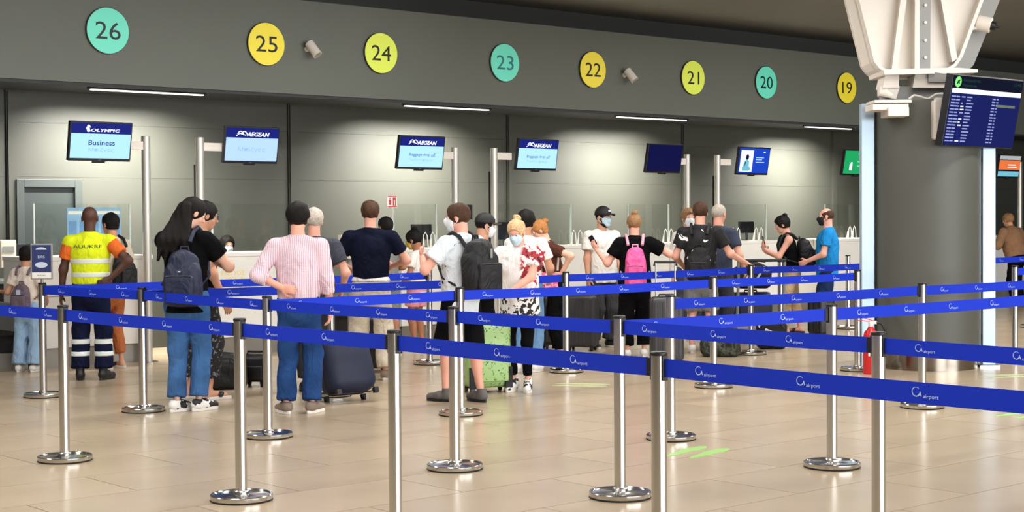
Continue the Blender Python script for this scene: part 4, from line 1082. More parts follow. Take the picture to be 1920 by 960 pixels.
    if hair:
        kind, hm = hair; t_ = {'buzz': 0.005, 'sides': 0.004, 'short': 0.014, 'thick': 0.022}.get(kind.split('+')[0], 0.014)
        S_ = SDF(0.014); S_.ell(h(0, -0.016, 0.032), er(0.077, 0.097, 0.088), Rh, grow=t_)
        if 'nape' in kind or kind in ('long',): S_.ell(h(0, -0.05, -0.03), er(0.062, 0.05, 0.07), Rh, grow=t_ * 0.6)
        S_.ell(h(0, 0.105, -0.02), er(0.078, 0.075, 0.095), Rh, op='s'); S_.ell(h(0, 0.06, -0.1), er(0.12, 0.085, 0.085), Rh, op='s')
        for q in (-1, 1): S_.ell(h(q * 0.088, 0.0, -0.02), er(0.022, 0.026, 0.036), Rh, op='s')
        if kind == 'sides': S_.ell(h(0, 0.06, 0.12), er(0.095, 0.15, 0.085), Rh, op='s')
        if 'bald_spot' in kind: S_.ell(h(0, -0.05, 0.135), er(0.035, 0.035, 0.03), Rh, op='s')
        S_.cut(h(0, -0.1, -0.06 if 'long' not in kind else -0.12), Rh @ A(0, 0.0, -1))
        S_.wrinkle(0.003, (90, 80, 60), 1.0)
        hd_o = head_part(S_, 'hair', hm)
        if 'long' in kind:
            S2 = SDF(0.03)
            for q in (-0.05, -0.02, 0.01, 0.045):
                b0 = h(q, -0.085, 0.02); S2.cone(b0, T(q * 2.0 - 0.05, -0.11, 0.46), 0.042, 0.042); S2.cone(T(q * 2.0 - 0.05, -0.11, 0.46), T(q * 2.1 - 0.08, -0.13, 0.3), 0.038, 0.014)
            S2.ell(h(0, -0.06, -0.02), er(0.085, 0.07, 0.1), Rh); S2.wrinkle(0.004, (110, 60, 14), 0.5)
            head_part(S2, 'loose_hair', hm, 0.009, hd_o)
        if 'bun' in kind:
            p_ = {'bun_top': (0, -0.05, 0.135), 'bun_back': (0, -0.115, 0.075), 'bun_crown': (0, -0.085, 0.12)}[[w2 for w2 in kind.split('+') if 'bun' in w2][0]]
            S2 = SDF(0.012); S2.ell(h(*p_), er(0.04, 0.04, 0.034), Rh); S2.ell(h(p_[0] + 0.015, p_[1], p_[2] + 0.014), er(0.026, 0.026, 0.022), Rh); S2.wrinkle(0.004, (120, 100, 120), 0.2)
            head_part(S2, 'bun', hm, 0.0065, hd_o)
            m = MB(); c_ = h(*[a_ * 0.86 for a_ in p_]); ax = unit(h(*p_) - h(0, -0.016, 0.032)); u1_ = unit(np.cross(ax, (1, 0, 0.1))); u2_ = np.cross(ax, u1_)
            m.tube([(c_ + (u1_ * math.cos(2 * PI * q / 14) + u2_ * math.sin(2 * PI * q / 14)) * 0.03) * s for q in range(14)], 0.008 * s, 6, True); m.build('hair_tie', M_black, hd_o, True)
        if 'pony' in kind:
            S2 = SDF(0.02); S2.cone(h(0, -0.105, 0.06), h(0, -0.15, 0.0), 0.03, 0.035); S2.cone(h(0, -0.15, 0.0), h(0, -0.13, -0.13), 0.035, 0.015); S2.wrinkle(0.003, (110, 90, 20)); head_part(S2, 'ponytail', hm, 0.008, hd_o)
    if beard:
        S_ = SDF(0.012); S_.ell(h(0, 0.026, -0.045), er(0.06, 0.064, 0.076), Rh, grow=0.005); S_.ell(h(0, 0.055, -0.088), er(0.034, 0.033, 0.03), Rh, grow=0.004); S_.cut(h(0, 0, -0.03), Rh @ A(0, 0.2, 1)); S_.cut(h(0, -0.01, 0), Rh @ A(0, -1, 0)); head_part(S_, 'beard', beard)
    if cap:
        S_ = SDF(0.008); S_.ell(h(0, -0.012, 0.04), er(0.078, 0.098, 0.09), Rh, grow=0.017); S_.cut(h(0, 0, 0.035), Rh @ A(0, 0.12, -1)); cp_o = head_part(S_, 'cap', cap)
        m = MB(); n_ = 12; up_ = []; dn = []
        for q in range(n_ + 1):
            a_ = PI * (0.12 + 0.76 * q / n_); up_.append((0.082 * math.cos(a_), 0.06 + 0.115 * math.sin(a_), 0.044 + 0.012 * math.sin(a_) ** 2 - 0.02 * abs(math.cos(a_))))
        inn = [(0.085 * math.cos(PI * (0.12 + 0.76 * q / n_)), -0.0 + 0.09 * math.sin(PI * (0.12 + 0.76 * q / n_)), 0.05) for q in range(n_ + 1)]
        vs = [h(*p_) * s for p_ in up_] + [h(*p_) * s for p_ in inn] + [h(p_[0], p_[1], p_[2] - 0.007) * s for p_ in up_] + [h(p_[0], p_[1], p_[2] - 0.007) * s for p_ in inn]
        N = n_ + 1; fs = []
        for q in range(n_): fs += [(q, q + 1, N + q + 1, N + q), (2 * N + q, 3 * N + q, 3 * N + q + 1, 2 * N + q + 1), (q, 2 * N + q, 2 * N + q + 1, q + 1), (N + q, N + q + 1, 3 * N + q + 1, 3 * N + q)]
        fs += [(0, N, 3 * N, 2 * N), (n_, 2 * N + n_, 3 * N + n_, N + n_)]
        m.add(vs, fs); m.build('cap_brim', cap, cp_o, True)
        m = MB(); b_ = h(0.0, 0.098, 0.085) * s; m.box(b_, (0.018 * s, 0.003 * s, 0.009 * s), Matrix((Rh @ rx(0.45)).tolist())); m.build('cap_emblem', M_pale, cp_o)
    if mask:
        S_ = SDF(0.012); S_.ell(h(0, 0.03, -0.035), er(0.06, 0.066, 0.078), Rh, grow=0.006); S_.cone(h(0, 0.085, 0.005), h(0, 0.108, -0.022), 0.012, 0.018); S_.ell(h(0, 0.062, -0.085), er(0.032, 0.03, 0.026), Rh, grow=0.006); S_.ell(h(0, 0.098, -0.035), er(0.03, 0.02, 0.035), Rh)
        S_.cut(h(0, 0, -0.002), Rh @ A(0, -0.1, 1)); S_.cut(h(0, 0, -0.112), Rh @ A(0, -0.25, -1)); S_.cut(h(0, 0.032, 0), Rh @ A(0, -1, 0)); mo = head_part(S_, 'face_mask', mask, 0.006)
        for q in (-1, 1):
            m = MB(); m.tube([h(q * 0.06, 0.04, -0.012) * s, h(q * 0.08, 0.0, 0.012) * s, h(q * 0.084, -0.028, -0.005) * s, h(q * 0.078, -0.012, -0.035) * s, h(q * 0.056, 0.04, -0.075) * s], 0.0028 * s, 6); m.build('ear_loop', M_mw if mask is not M_mk else M_mk, mo, True)
    if glasses:
        m = MB(); zc, yc = glasses
        for q in (-1, 1): m.tube([h(q * 0.034 + 0.024 * math.cos(2 * PI * k_ / 12), yc, zc + 0.017 * math.sin(2 * PI * k_ / 12)) * s for k_ in range(12)], 0.003 * s, 6, True); m.tube([h(q * 0.058, yc, zc) * s, h(q * 0.08, 0.0, zc) * s], 0.003 * s, 6)
        m.tube([h(-0.01, yc, zc) * s, h(0.01, yc, zc) * s], 0.003 * s, 6); m.build('glasses', M_black, root, True)
    PEOPLE[key] = P
    return P

def worn(P, name, label, cat, c, group=None):
    """top-level Empty for a thing worn or held by P with its origin at P-local point c; returns (root, fn) where fn maps P-local points to thing-local ones"""
    wpos = P.world(c); t = thing(name, label, cat, wpos, -math.radians(P.heading), group)
    return t, (lambda p: (np.array(p, float) - np.array(c, float)) * P.s)
def backpack(P, label, mm, size=(0.29, 0.16, 0.42), zc=0.26, yc=None, one=None, pocket=True, strap=None, patch=None, x0=0.0, name='backpack', sides=(1, -1)):
    w2, d2, h2 = size[0] / 2, size[1] / 2, size[2] / 2
    yc = -(0.125 + d2) if yc is None else yc
    c = P.T(x0, yc, zc); t, f = worn(P, name, label, 'backpack', c, 'backpacks')
    Rl = P.Rl; q = lambda *p: P.T(x0 + p[0], yc + p[1], zc + p[2])
    S_ = SDF(0.04); S_.box(q(0, 0, -0.05), (w2, d2 * 0.92, h2 - 0.06), Rl, rd=min(0.075, d2 * 0.8)); S_.ell(q(0, 0.015, h2 - 0.1), (w2 * 0.86, d2 * 0.85, 0.1), Rl); S_.ell(q(0, -d2 * 0.25, -h2 * 0.3), (w2 * 0.98, d2, h2 * 0.6), Rl); S_.wrinkle(0.006, (25, 20, 28), 1)
    V, Q = S_.arrays(0.011); ob = arr_obj('bag_body', [((V - c) * P.s, Q)], mm, t)
    if pocket:
        S_ = SDF(0.02); S_.box(q(0, -d2 - 0.005, -h2 * 0.35), (w2 * 0.8, 0.035, h2 * 0.5), Rl, rd=0.03); V, Q = S_.arrays(0.011); arr_obj('front_pocket', [((V - c) * P.s, Q)], mm, t)
        m = MB(); m.tube([f(q(-w2 * 0.7, -d2 - 0.036, h2 * 0.1)), f(q(0, -d2 - 0.042, h2 * 0.13)), f(q(w2 * 0.7, -d2 - 0.036, h2 * 0.1))], 0.004 * P.s, 6); m.build('zip', M_black, t, True)
    st = strap or mm
    for sg in sides:
        m = MB(); T = P.T
        m.tube([f(T(sg * 0.085, -0.15, 0.44)), f(T(sg * 0.098, -0.085, 0.525)), f(T(sg * 0.105, -0.005, 0.558)), f(T(sg * 0.115, 0.08, 0.51)), f(T(sg * 0.125, 0.135, 0.4)), f(T(sg * 0.14, 0.135, 0.27)), f(T(sg * 0.18, 0.05, 0.17)), f(T(sg * 0.165, -0.1, 0.1))], [0.018 * P.s] * 5 + [0.014 * P.s, 0.011 * P.s, 0.011 * P.s], 8); m.build('shoulder_strap', st, t, True)
    m = MB(); m.tube([f(q(-0.035, d2 * 0.5, h2 - 0.02)), f(q(-0.03, d2 * 0.5, h2 + 0.025)), f(q(0.03, d2 * 0.5, h2 + 0.025)), f(q(0.035, d2 * 0.5, h2 - 0.02))], 0.009 * P.s, 8); m.build('grab_handle', st, t, True)
    for (px_, pz_, sx_, sz_, pm) in (patch or ()):
        m = MB(); Rm = Matrix(P.Rl.tolist()); m.box(f(q(px_, -d2 - (0.043 if pocket and pz_ < h2 * 0.1 else 0.006), pz_)), (sx_ * P.s, 0.003, sz_ * P.s), Rm); m.build('patch', pm, t, bevel=0.002)
    return t
def phone(P, sd, label, tilt=0.0):
    hp = P.hand[sd]; hd = P.hand[sd + 'd']; pn = P.hand[sd + 'n']; t, f = worn(P, 'mobile_phone', label, 'phone', hp)
    up = unit(hd * math.cos(tilt) + np.cross(hd, pn) * math.sin(tilt)); sa = np.cross(up, pn); Rm = Matrix(np.stack([sa, up, pn], 1).tolist())
    m = MB(); m.box(f(hp + up * 0.03), (0.036, 0.074, 0.004), Rm); m.build('case', M_black, t, bevel=0.003)
    m = MB(); m.box(f(hp + up * 0.03 - pn * 0.006), (0.033, 0.068, 0.0015), Rm); m.build('display', mat('phone_glass', (30, 34, 44), 0.1), t)

# ---- clothing fabrics
def wave(nt, vec, scale, axis='X'):
    n = nt.nodes.new('ShaderNodeTexWave'); n.wave_type = 'BANDS'; n.bands_direction = axis; n.inputs['Scale'].default_value = scale
    nt.links.new(vec, n.inputs['Vector']); return n.outputs['Fac']
def pink_stripe(nt, v):
    a = ramp(nt, wave(nt, v, 20, 'X'), [(0, (240, 216, 222)), (0.6, (176, 140, 164))])
    b = ramp(nt, wave(nt, v, 26, 'Z'), [(0, (240, 216, 222)), (0.62, (222, 186, 198))])
    return mixc(nt, 0.35, a, b)
C_pink = mat_ramp('cloth_pink_stripe', pink_stripe)
def floral(nt, v):
    base = ramp(nt, noise(nt, v, 5), [(0, (242, 238, 234)), (1, (228, 224, 222))], False)
    sep = nt.nodes.new('ShaderNodeSeparateXYZ'); nt.links.new(v, sep.inputs[0])
    red = ramp(nt, noise(nt, v, 13, 4, 1.0), [(0, (242, 238, 234)), (0.5, (170, 42, 54)), (0.64, (40, 30, 34))])
    blk = ramp(nt, noise(nt, v, 24, 4, 0.6), [(0, (30, 28, 32)), (0.47, (238, 236, 234))])
    def mr(sock, a, b):
        n = nt.nodes.new('ShaderNodeMapRange'); n.inputs[1].default_value = a; n.inputs[2].default_value = b; nt.links.new(sock, n.inputs[0]); return n.outputs[0]
    c = mixc(nt, mr(sep.outputs[0], -0.03, -0.06), base, red)
    return mixc(nt, mr(sep.outputs[2], 0.86, 0.83), c, blk)
C_floral = mat_ramp('cloth_white_red_floral', floral)
C_palm = mat_ramp('cloth_pale_palm_print', lambda nt, v: ramp(nt, noise(nt, v, 11, 3, 0.8), [(0, (30, 34, 40)), (0.33, (224, 232, 238))]))
C_bw = mat_ramp('cloth_black_white_print', lambda nt, v: ramp(nt, noise(nt, v, 9, 2, 0.5), [(0, (15, 15, 18)), (0.67, (226, 226, 226))]))
C_camo = mat_ramp('cloth_dark_camouflage', lambda nt, v: ramp(nt, noise(nt, v, 12, 2), [(0, (30, 32, 30)), (0.45, (52, 56, 48)), (0.55, (78, 80, 68)), (0.62, (34, 36, 34))]))
for _m in (C_pink, C_floral, C_palm, C_bw, C_camo): folds(_m)
C_ppat = mat_ramp('cloth_dark_patterned', lambda nt, v: ramp(nt, noise(nt, v, 40, 2), [(0, (20, 20, 24)), (0.6, (120, 120, 124))]))
C_hivis = cloth('hi_vis_yellow', (222, 236, 40), var=0.05); C_orange = cloth('orange', (226, 110, 48)); C_navy = cloth('navy', (15, 19, 38)); C_navyp = cloth('navy_work', (20, 25, 52)); C_silver = mat('reflective_band', (226, 232, 226), 0.4)
C_jean = cloth('mid_denim', (62, 100, 148), var=0.3, scale=6); C_jeand = cloth('dark_denim', (36, 66, 114), var=0.32, scale=6); C_jeanl = cloth('light_denim', (150, 180, 210), var=0.12, scale=5)
C_black = cloth('black', (9, 9, 11)); C_beige = cloth('beige', (212, 200, 180), var=0.05); C_white = cloth('white', (234, 230, 224), var=0.04); C_cream = cloth('cream', (228, 214, 202)); C_gr = cloth('charcoal', (70, 72, 82)); C_gr2 = cloth('grey', (128, 128, 124))
C_dgr = cloth('dark_grey', (58, 58, 60)); C_brown = cloth('brown', (84, 50, 40)); C_khaki = cloth('khaki', (196, 168, 128)); C_blue = cloth('bright_blue', (34, 132, 200), var=0.06); C_nsh = cloth('navy_blue_shorts', (30, 48, 84)); C_slate = cloth('slate_blue', (66, 72, 90))
C_rust = cloth('rust', (176, 104, 62)); C_pinks = cloth('pink_shorts', (226, 150, 160)); C_fur = cloth('camel_brown', (146, 110, 82), bump=0.6, bscale=90); C_nbag = mat('navy_nylon', (19, 28, 56), 0.6, var=0.1, scale=6, bump=0.15, bscale=30); C_bbag = mat('black_nylon', (9, 10, 14), 0.65, var=0.1, scale=6, bump=0.15, bscale=30)
C_pbag = mat('pink_nylon', (226, 84, 150), 0.5, var=0.06, bump=0.15, bscale=30); C_mauve = mat('mauve_grey_nylon', (104, 88, 102), 0.6, var=0.1, bump=0.15, bscale=30)
for _m in (C_nbag, C_bbag, C_pbag, C_mauve): folds(_m, 0.5)
def sh(u, so, **k): return dict(m=u, s=so, **k)
S_wh = mat('white_shoe', (230, 228, 224), 0.5); S_bk = mat('black_shoe', (26, 26, 28), 0.5); S_tp = mat('taupe_suede', (128, 112, 98), 0.8); S_gy = mat('grey_mesh_shoe', (96, 92, 90), 0.8); S_sol = mat('white_sole', (224, 220, 212), 0.6); S_bw = mat_ramp('black_white_shoe', lambda nt, v: ramp(nt, noise(nt, v, 16, 1), [(0, (26, 26, 28)), (0.48, (228, 226, 222))]), 0.6)

# ---- the cast, left to right
p = person('child', 'child in cream top and wide pale jeans with a small backpack', 52, 697, 462, 8, sw=0.86, hs=1.12, fR=(0.09, 0.02, 8), fL=(-0.12, 0, -8), skin=SK_T,
           L=dict(w=(-0.42, 0.12, 1.12), p=(-0.3, -0.3, -1), hd=(-1, 0.1, 0.2)), R=dict(w=(0.2, 0.22, 1.0)), top=dict(m=C_cream, sleeve='short', g=0.028), bottom=dict(m=C_jeanl, r=(0.08, 0.085), hem=0.04), shoe=sh(S_wh, S_sol), hair=('short+nape', HB))
backpack(p, 'small mauve grey backpack on the back of the child', C_mauve, (0.27, 0.13, 0.36), zc=0.14, patch=[(0.0, 0.06, 0.03, 0.035, M_pale)])
p = person('vest', 'man in yellow hi-vis vest over an orange shirt and navy trousers', 172, 712, 382, -6, sw=1.12, fat=1.08, skin=SK_D, R=dict(w=(0.21, -0.12, 1.02), p=(1, -0.15, -0.2), hd=(-0.75, -0.25, -0.45), pn=(-0.3, 1, 0)), L=dict(w=(-0.29, 0.03, 0.86), p=(-1, -0.4, 0)),
           fR=(0.125, 0.0, 22), fL=(-0.11, 0.02, -8), top=[dict(m=C_orange, sleeve='short', g=0.02, hem=0.05), dict(m=C_hivis, name='safety_vest', sleeve='vest', g=0.034, hem=0.03, flare=0.0, wr=0.002, bands=[(0.235, 0.29, C_silver, 'reflective_band'), (0.10, 0.155, C_silver, 'reflective_band')])],
           bottom=dict(m=C_navyp, r=(0.075, 0.078), hem=0.05, bands=[(0.36, 0.41, C_silver, 'reflective_band'), (0.24, 0.29, C_silver, 'reflective_band')]), shoe=sh(S_bk, S_bk, high=0.04))
o = text('AUUKRF', M_ink, p.root, (0, 0, 0), (0, 0, 0), width=0.27, height=0.032, name='vest_lettering'); q = p.T(0, -0.158, 0.41) * p.s; o.location = q; o.rotation_euler = (PI / 2 - 0.06, 0, 0)
hp = p.hand['R']; t, f = worn(p, 'two_way_radio', 'black two-way radio in the hand of the hi-vis worker', 'radio', hp)
m = MB(); m.box((0, 0, 0), (0.05, 0.016, 0.024)); m.build('handset', M_black, t, bevel=0.005); m = MB(); m.cyl((-0.05, 0, 0.012), (-0.12, 0, 0.05), 0.006, n=8); m.build('antenna', M_black, t, True)
p = person('tourist', 'person in beige top and rust trousers behind the hi-vis worker', 212, 691, 396, -55, skin=SK_T, hair=('short+nape', HB), L=dict(w=(-0.2, 0.28, 1.05)), R=dict(w=(0.25, 0.1, 0.9)), top=dict(m=C_beige, sleeve='short'), bottom=dict(m=C_rust, r=(0.06, 0.05), hem=0.1), shoe=sh(S_bk, S_sol, sandal=True), vox=0.015)
backpack(p, 'black backpack seen beside the elbow of the hi-vis worker', C_bbag, (0.28, 0.15, 0.42), zc=0.17)
p = person('longhair', 'long-haired person in black shirt and blue jeans looking down', 352, 771, 362, 8, sw=1.02, fat=1.1, head=(50, 26), R=dict(w=(0.16, 0.27, 1.2), p=(0.9, -0.5, -0.5), hd=(-0.3, 0.6, 0.7), pn=(-0.7, -0.5, 0.3)), L=dict(w=(0.02, 0.36, 1.13), p=(-1, -0.2, -0.4), hd=(0.4, 0.6, 0.5)),
           fR=(0.085, 0.06, 30), fL=(-0.075, -0.02, 25), top=dict(m=C_black, sleeve='short', hem=-0.13, g=0.026), bottom=dict(m=C_jean, r=(0.066, 0.062), hem=0.05), shoe=sh(S_bw, S_sol, lace=S_bk), hair=('long', HB))
backpack(p, 'navy backpack on the back of the long-haired person', C_nbag, (0.30, 0.17, 0.46), zc=0.15, x0=0.05, patch=[(0, 0.06, 0.012, 0.005, M_pale)])
phone(p, 'R', 'phone held by the long-haired person in black shirt')
p = person('blackshirt', 'person in black shirt mostly hidden behind the long-haired backpacker', 380, 748, 372, 55, head=(10, 15), R=dict(w=(0.25, 0.1, 0.88), p=(0.5, -1, 0)), L=dict(w=(-0.22, 0.1, 0.9)), skin=SK_T, top=dict(m=C_black, hem=-0.12), bottom=dict(m=C_ppat, r=(0.065, 0.06), hem=0.12), shoe=sh(S_bk, S_sol, sandal=True), hair=('short', HB), glasses=(0.008, 0.1), fR=(0.1, 0.05, 10), fL=(-0.12, -0.05, -10))
p = person('pink', 'man in pink striped shirt and jeans with left hand on hip', 562, 774, 376, 4, sw=1.1, fat=1.18, skin=SK_P, L=dict(w=(-0.10, -0.19, 1.05), p=(-1, 0.15, 0.1), hd=(0.85, -0.25, -0.15), pn=(0.1, 1, 0), curl=0.9), R=dict(w=(0.27, 0.05, 0.80), p=(0.6, -1, 0), hd=(-0.1, 0.05, -1)),
           fR=(0.105, 0.02, 18), fL=(-0.10, -0.03, -35), top=dict(m=C_pink, sleeve='rolled', hem=-0.035, collar=True, g=0.026, wr=0.003), bottom=dict(m=C_jeand, r=(0.07, 0.068), hem=0.04, wr=0.006), shoe=sh(S_tp, S_sol, lace=S_tp), hair=('thick', HB))
p = person('greyhair', 'grey-haired man in charcoal shirt behind the man in pink', 592, 733, 386, -8, skin=SK_P, sw=1.1, fat=1.1, hair=('short', HG), top=dict(m=C_gr), bottom=dict(m=C_dgr, r=(0.066, 0.06)), shoe=sh(S_bk, S_bk), vox=0.015, R=dict(w=(0.26, 0.12, 0.95)))
p = person('navypolo', 'man in navy polo tucked into beige trousers, seen from behind', 697, 712, 372, -2, sw=1.16, fat=1.14, skin=SK_P, L=dict(w=(-0.19, 0.26, 1.06), p=(-1, -0.6, -0.3)), R=dict(w=(0.2, 0.28, 1.1), p=(1, -0.6, -0.3)),
           fR=(0.135, 0.0, 12), fL=(-0.14, 0.03, -10), top=dict(m=C_navy, sleeve='short', hem=0.03, collar=True, g=0.024), bottom=dict(m=C_beige, r=(0.082, 0.07), hem=0.05, belt=C_white), shoe=sh(S_tp, S_sol), hair=('short+bald_spot', HBR))
p = person('hidden', 'person in pale grey top and grey shorts hidden behind the man in navy', 726, 668, 404, -40, skin=SK_B, hair=('short', HB), top=dict(m=C_gr2), bottom=dict(m=C_gr2, kind='shorts', len=0.95, r=(0.08, 0.07)), shoe=sh(S_bk, S_sol), fR=(0.16, 0.02, 5), vox=0.015, R=dict(w=(0.18, 0.24, 1.05)))
p = person('girl', 'girl with dark topknot, yellow mask, white shirt and pink shorts', 783, 657, 432, -62, sw=0.84, hs=1.12, head=(-6, 14), skin=SK_B, hair=('thick+bun_top', HB), mask=M_my, L=dict(w=(-0.22, 0.16, 0.95)), R=dict(w=(0.2, 0.2, 1.0)), top=dict(m=C_white, g=0.024), bottom=dict(m=C_pinks, kind='shorts', len=0.62, r=(0.08, 0.06)), shoe=sh(S_wh, S_sol), vox=0.015)
p = person('palm', 'man with black backpack, pale printed shirt and black shorts, facing left', 866, 753, 377, -46, sw=1.1, fat=1.16, head=(-36, 4), skin=SK_P, L=dict(w=(-0.2, 0.28, 1.27), p=(-0.8, 0.1, -1), hd=(0.35, 0.6, 0.5), pn=(0.5, -0.7, 0)), R=dict(w=(0.02, 0.34, 1.24), p=(0.8, 0, -1), hd=(-0.6, 0.5, 0.3)),
           fR=(0.09, -0.12, 8), fL=(-0.09, 0.14, -14), top=dict(m=C_palm, hem=-0.17, g=0.03), bottom=dict(m=C_black, kind='shorts', len=1.0, r=(0.09, 0.07)), shoe=sh(S_gy, S_bk, high=0.025), hair=('short', HBR), mask=M_mw)
backpack(p, 'big black backpack worn by the man in pale printed shirt', C_bbag, (0.34, 0.23, 0.5), zc=0.26, patch=[(0.02, 0.12, 0.012, 0.04, M_greyp)])
p = person('capman', 'man in black cap and white mask behind the big black backpack', 906, 704, 398, 78, head=(-4, 8), skin=SK_T, hair=('buzz', HB), cap=mat('black_cap', (22, 22, 24), 0.7), mask=M_mw, top=dict(m=C_black), bottom=dict(m=C_black), shoe=sh(S_bk, S_sol), R=dict(w=(0.2, 0.3, 1.05)), L=dict(w=(-0.2, 0.25, 1.0)))
p = person('blonde', 'blonde woman in white and red floral shirt, blue mask and black leggings', 976, 733, 405, -164, sw=1.1, fat=1.14, hw=1.06, bust=1, lean=3, head=(4, 24), skin=SK_P, R=dict(w=(0.27, 0.3, 1.08), p=(0.9, -0.3, -0.6), hd=(-0.2, 0.8, -0.3), pn=(-0.5, 0.3, -1)), L=dict(w=(-0.02, 0.34, 1.03), p=(-1, -0.2, -0.5), hd=(0.8, 0.5, -0.1), pn=(0, 0.2, -1)),
           fR=(0.07, 0.03, 5), fL=(-0.085, 0.06, -14), top=dict(m=C_floral, hem=-0.16, g=0.032, flare=0.02, label='white shirt with red and black flowers'), bottom=dict(m=C_black, r=(0.052, 0.04), hem=0.1, g=0.008), shoe=sh(S_bw, S_sol, high=0.04, lace=S_bk), hair=('short+nape+bun_crown', HBL), mask=M_mb)
p = person('whitetee', 'dark-haired person in white shirt and blue jeans behind the blonde woman', 988, 697, 391, 15, skin=SK_T, hair=('thick', HB), top=dict(m=C_white), bottom=dict(m=cloth('washed_denim', (104, 140, 178)), r=(0.068, 0.062)), shoe=sh(S_wh, S_sol), R=dict(w=(0.2, 0.25, 1.0)), vox=0.015)
p = person('brown', 'woman with ginger updo and brown top leaning towards the left', 1046, 672, 409, -98, sw=0.92, lean=16, head=(0, 16), skin=SK_L, bust=1, hair=('short+nape+bun_back', HGI), L=dict(w=(-0.2, -0.02, 1.06), p=(-0.7, -1, 0.3), hd=(0.2, 0.5, -0.6)), R=dict(w=(0.2, 0.35, 1.05)), top=dict(m=C_brown, sleeve='short'), bottom=dict(m=C_black, r=(0.066, 0.06)), shoe=sh(S_bk, S_sol), vox=0.015)
p = person('whitecap', 'man in white shirt, black cap and pale mask facing the pink backpack woman', 1130, 652, 386, 148, sw=1.12, fat=1.12, head=(-12, 2), skin=SK_T, hair=('buzz', HB), cap=mat('black_cap', (22, 22, 24), 0.7), mask=M_mb, beard=HB, R=dict(w=(0.27, 0.08, 0.85)), L=dict(w=(-0.22, 0.12, 0.9)), top=dict(m=C_white, hem=-0.12, g=0.03, flare=0.01), bottom=dict(m=C_dgr, r=(0.085, 0.08), hem=0.05), shoe=sh(S_bk, S_sol), fR=(0.13, 0, 10), fL=(-0.13, 0, -10))
p = person('pinkpack', 'woman in black with blonde topknot raising a phone, seen from behind', 1191, 670, 398, 2, sw=1.02, hw=1.08, fat=1.08, head=(-12, 4), skin=SK_P, hair=('short+bun_top', HLB), L=dict(w=(-0.46, 0.12, 1.31), p=(-0.3, -0.2, -1), hd=(-0.5, 0.1, 0.85), pn=(0.6, 0.5, 0)), R=dict(w=(0.23, 0.12, 1.39), p=(1, -0.1, -0.6), hd=(-0.7, 0.2, 0.5)),
           top=dict(m=C_black, g=0.034, hem=-0.1, flare=0.02), bottom=dict(m=C_black, r=(0.085, 0.07), hem=0.08), shoe=sh(S_wh, S_sol), fR=(0.11, 0.1, 10), fL=(-0.1, -0.02, -10))
backpack(p, 'bright pink drawstring backpack on the woman in black', C_pbag, (0.25, 0.15, 0.52), zc=0.16, strap=mat('pale_pink_strap', (232, 160, 176), 0.6))
phone(p, 'L', 'black phone raised by the woman with the pink backpack')
p = person('printed', 'man in black printed shirt and grey shorts resting a hand on the trolley', 1314, 662, 375, 12, sw=1.12, fat=1.06, head=(-4, 6), skin=SK_P, hair=('short', HBR), R=dict(w=(0.52, 0.14, 1.03), p=(0.2, -0.4, -1), hd=(0.9, 0.1, -0.4), pn=(0, 0, -1)), L=dict(w=(-0.22, 0.2, 1.0)), top=dict(m=C_bw, hem=-0.14, g=0.028), bottom=dict(m=C_gr2, kind='shorts', len=1.0, r=(0.085, 0.07)), shoe=sh(S_wh, S_sol, lace=S_bk))
backpack(p, 'black backpack with white print on the man in printed shirt', C_bw, (0.27, 0.14, 0.40), zc=0.10, strap=C_bbag)
p = person('sunglasses', 'woman with brown hair and white mask facing the camera behind the printed shirt', 1291, 640, 389, 165, skin=SK_L, sw=0.92, hair=('thick', HLB), mask=M_mw, glasses=(0.07, 0.105), top=dict(m=C_white, sleeve='long'), bottom=dict(m=C_gr), shoe=sh(S_wh, S_sol), vox=0.016)
p = person('slate', 'man in slate blue polo behind the printed shirt', 1348, 652, 379, 35, skin=SK_P, sw=1.1, hair=('buzz', HG), R=dict(w=(0.27, 0.15, 0.95)), top=dict(m=C_slate, collar=True, hem=-0.1), bottom=dict(m=C_gr), shoe=sh(S_bk, S_bk), vox=0.016)
p = person('tank', 'woman in black tank top and khaki trousers looking at her phone', 1484, 625, 402, -86, lean=8, sw=0.95, head=(0, 14), bust=1, skin=SK_P, hair=('thick+nape+bun_crown', HB), L=dict(w=(-0.08, 0.40, 1.25), p=(-0.3, -0.2, -1), hd=(0.1, 0.3, 1), pn=(0.2, -1, 0.2)), R=dict(w=(0.1, 0.36, 1.2), p=(0.5, -0.2, -1), hd=(-0.2, 0.4, 0.8)), top=dict(m=C_black, sleeve='none', hem=-0.08), bottom=dict(m=C_khaki, r=(0.085, 0.075), hem=0.16), shoe=sh(S_bk, S_bk, sandal=True), fR=(0.09, -0.1, 8), fL=(-0.09, 0.12, -8), vox=0.015)
backpack(p, 'navy backpack with grey trim on the woman in tank top', C_bbag, (0.32, 0.24, 0.46), zc=0.22, patch=[(0.03, 0.03, 0.05, 0.012, M_pale), (-0.06, 0.14, 0.012, 0.05, M_greyp)])
phone(p, 'L', 'white phone held up by the woman in black tank top')
p = person('blueshirt', 'bald man in bright blue shirt, black mask and navy shorts', 1552, 628, 387, -75, sw=1.12, fat=1.2, head=(-8, 2), skin=SK_P, hair=('sides', HBR), mask=M_mk, L=dict(w=(-0.2, 0.26, 1.02), p=(-0.6, -1, -0.3)), R=dict(w=(0.2, 0.24, 1.0)), top=dict(m=C_blue, hem=-0.13, g=0.028), bottom=dict(m=C_nsh, kind='shorts', len=1.05, r=(0.09, 0.07)), shoe=sh(S_gy, S_bk), vox=0.015)
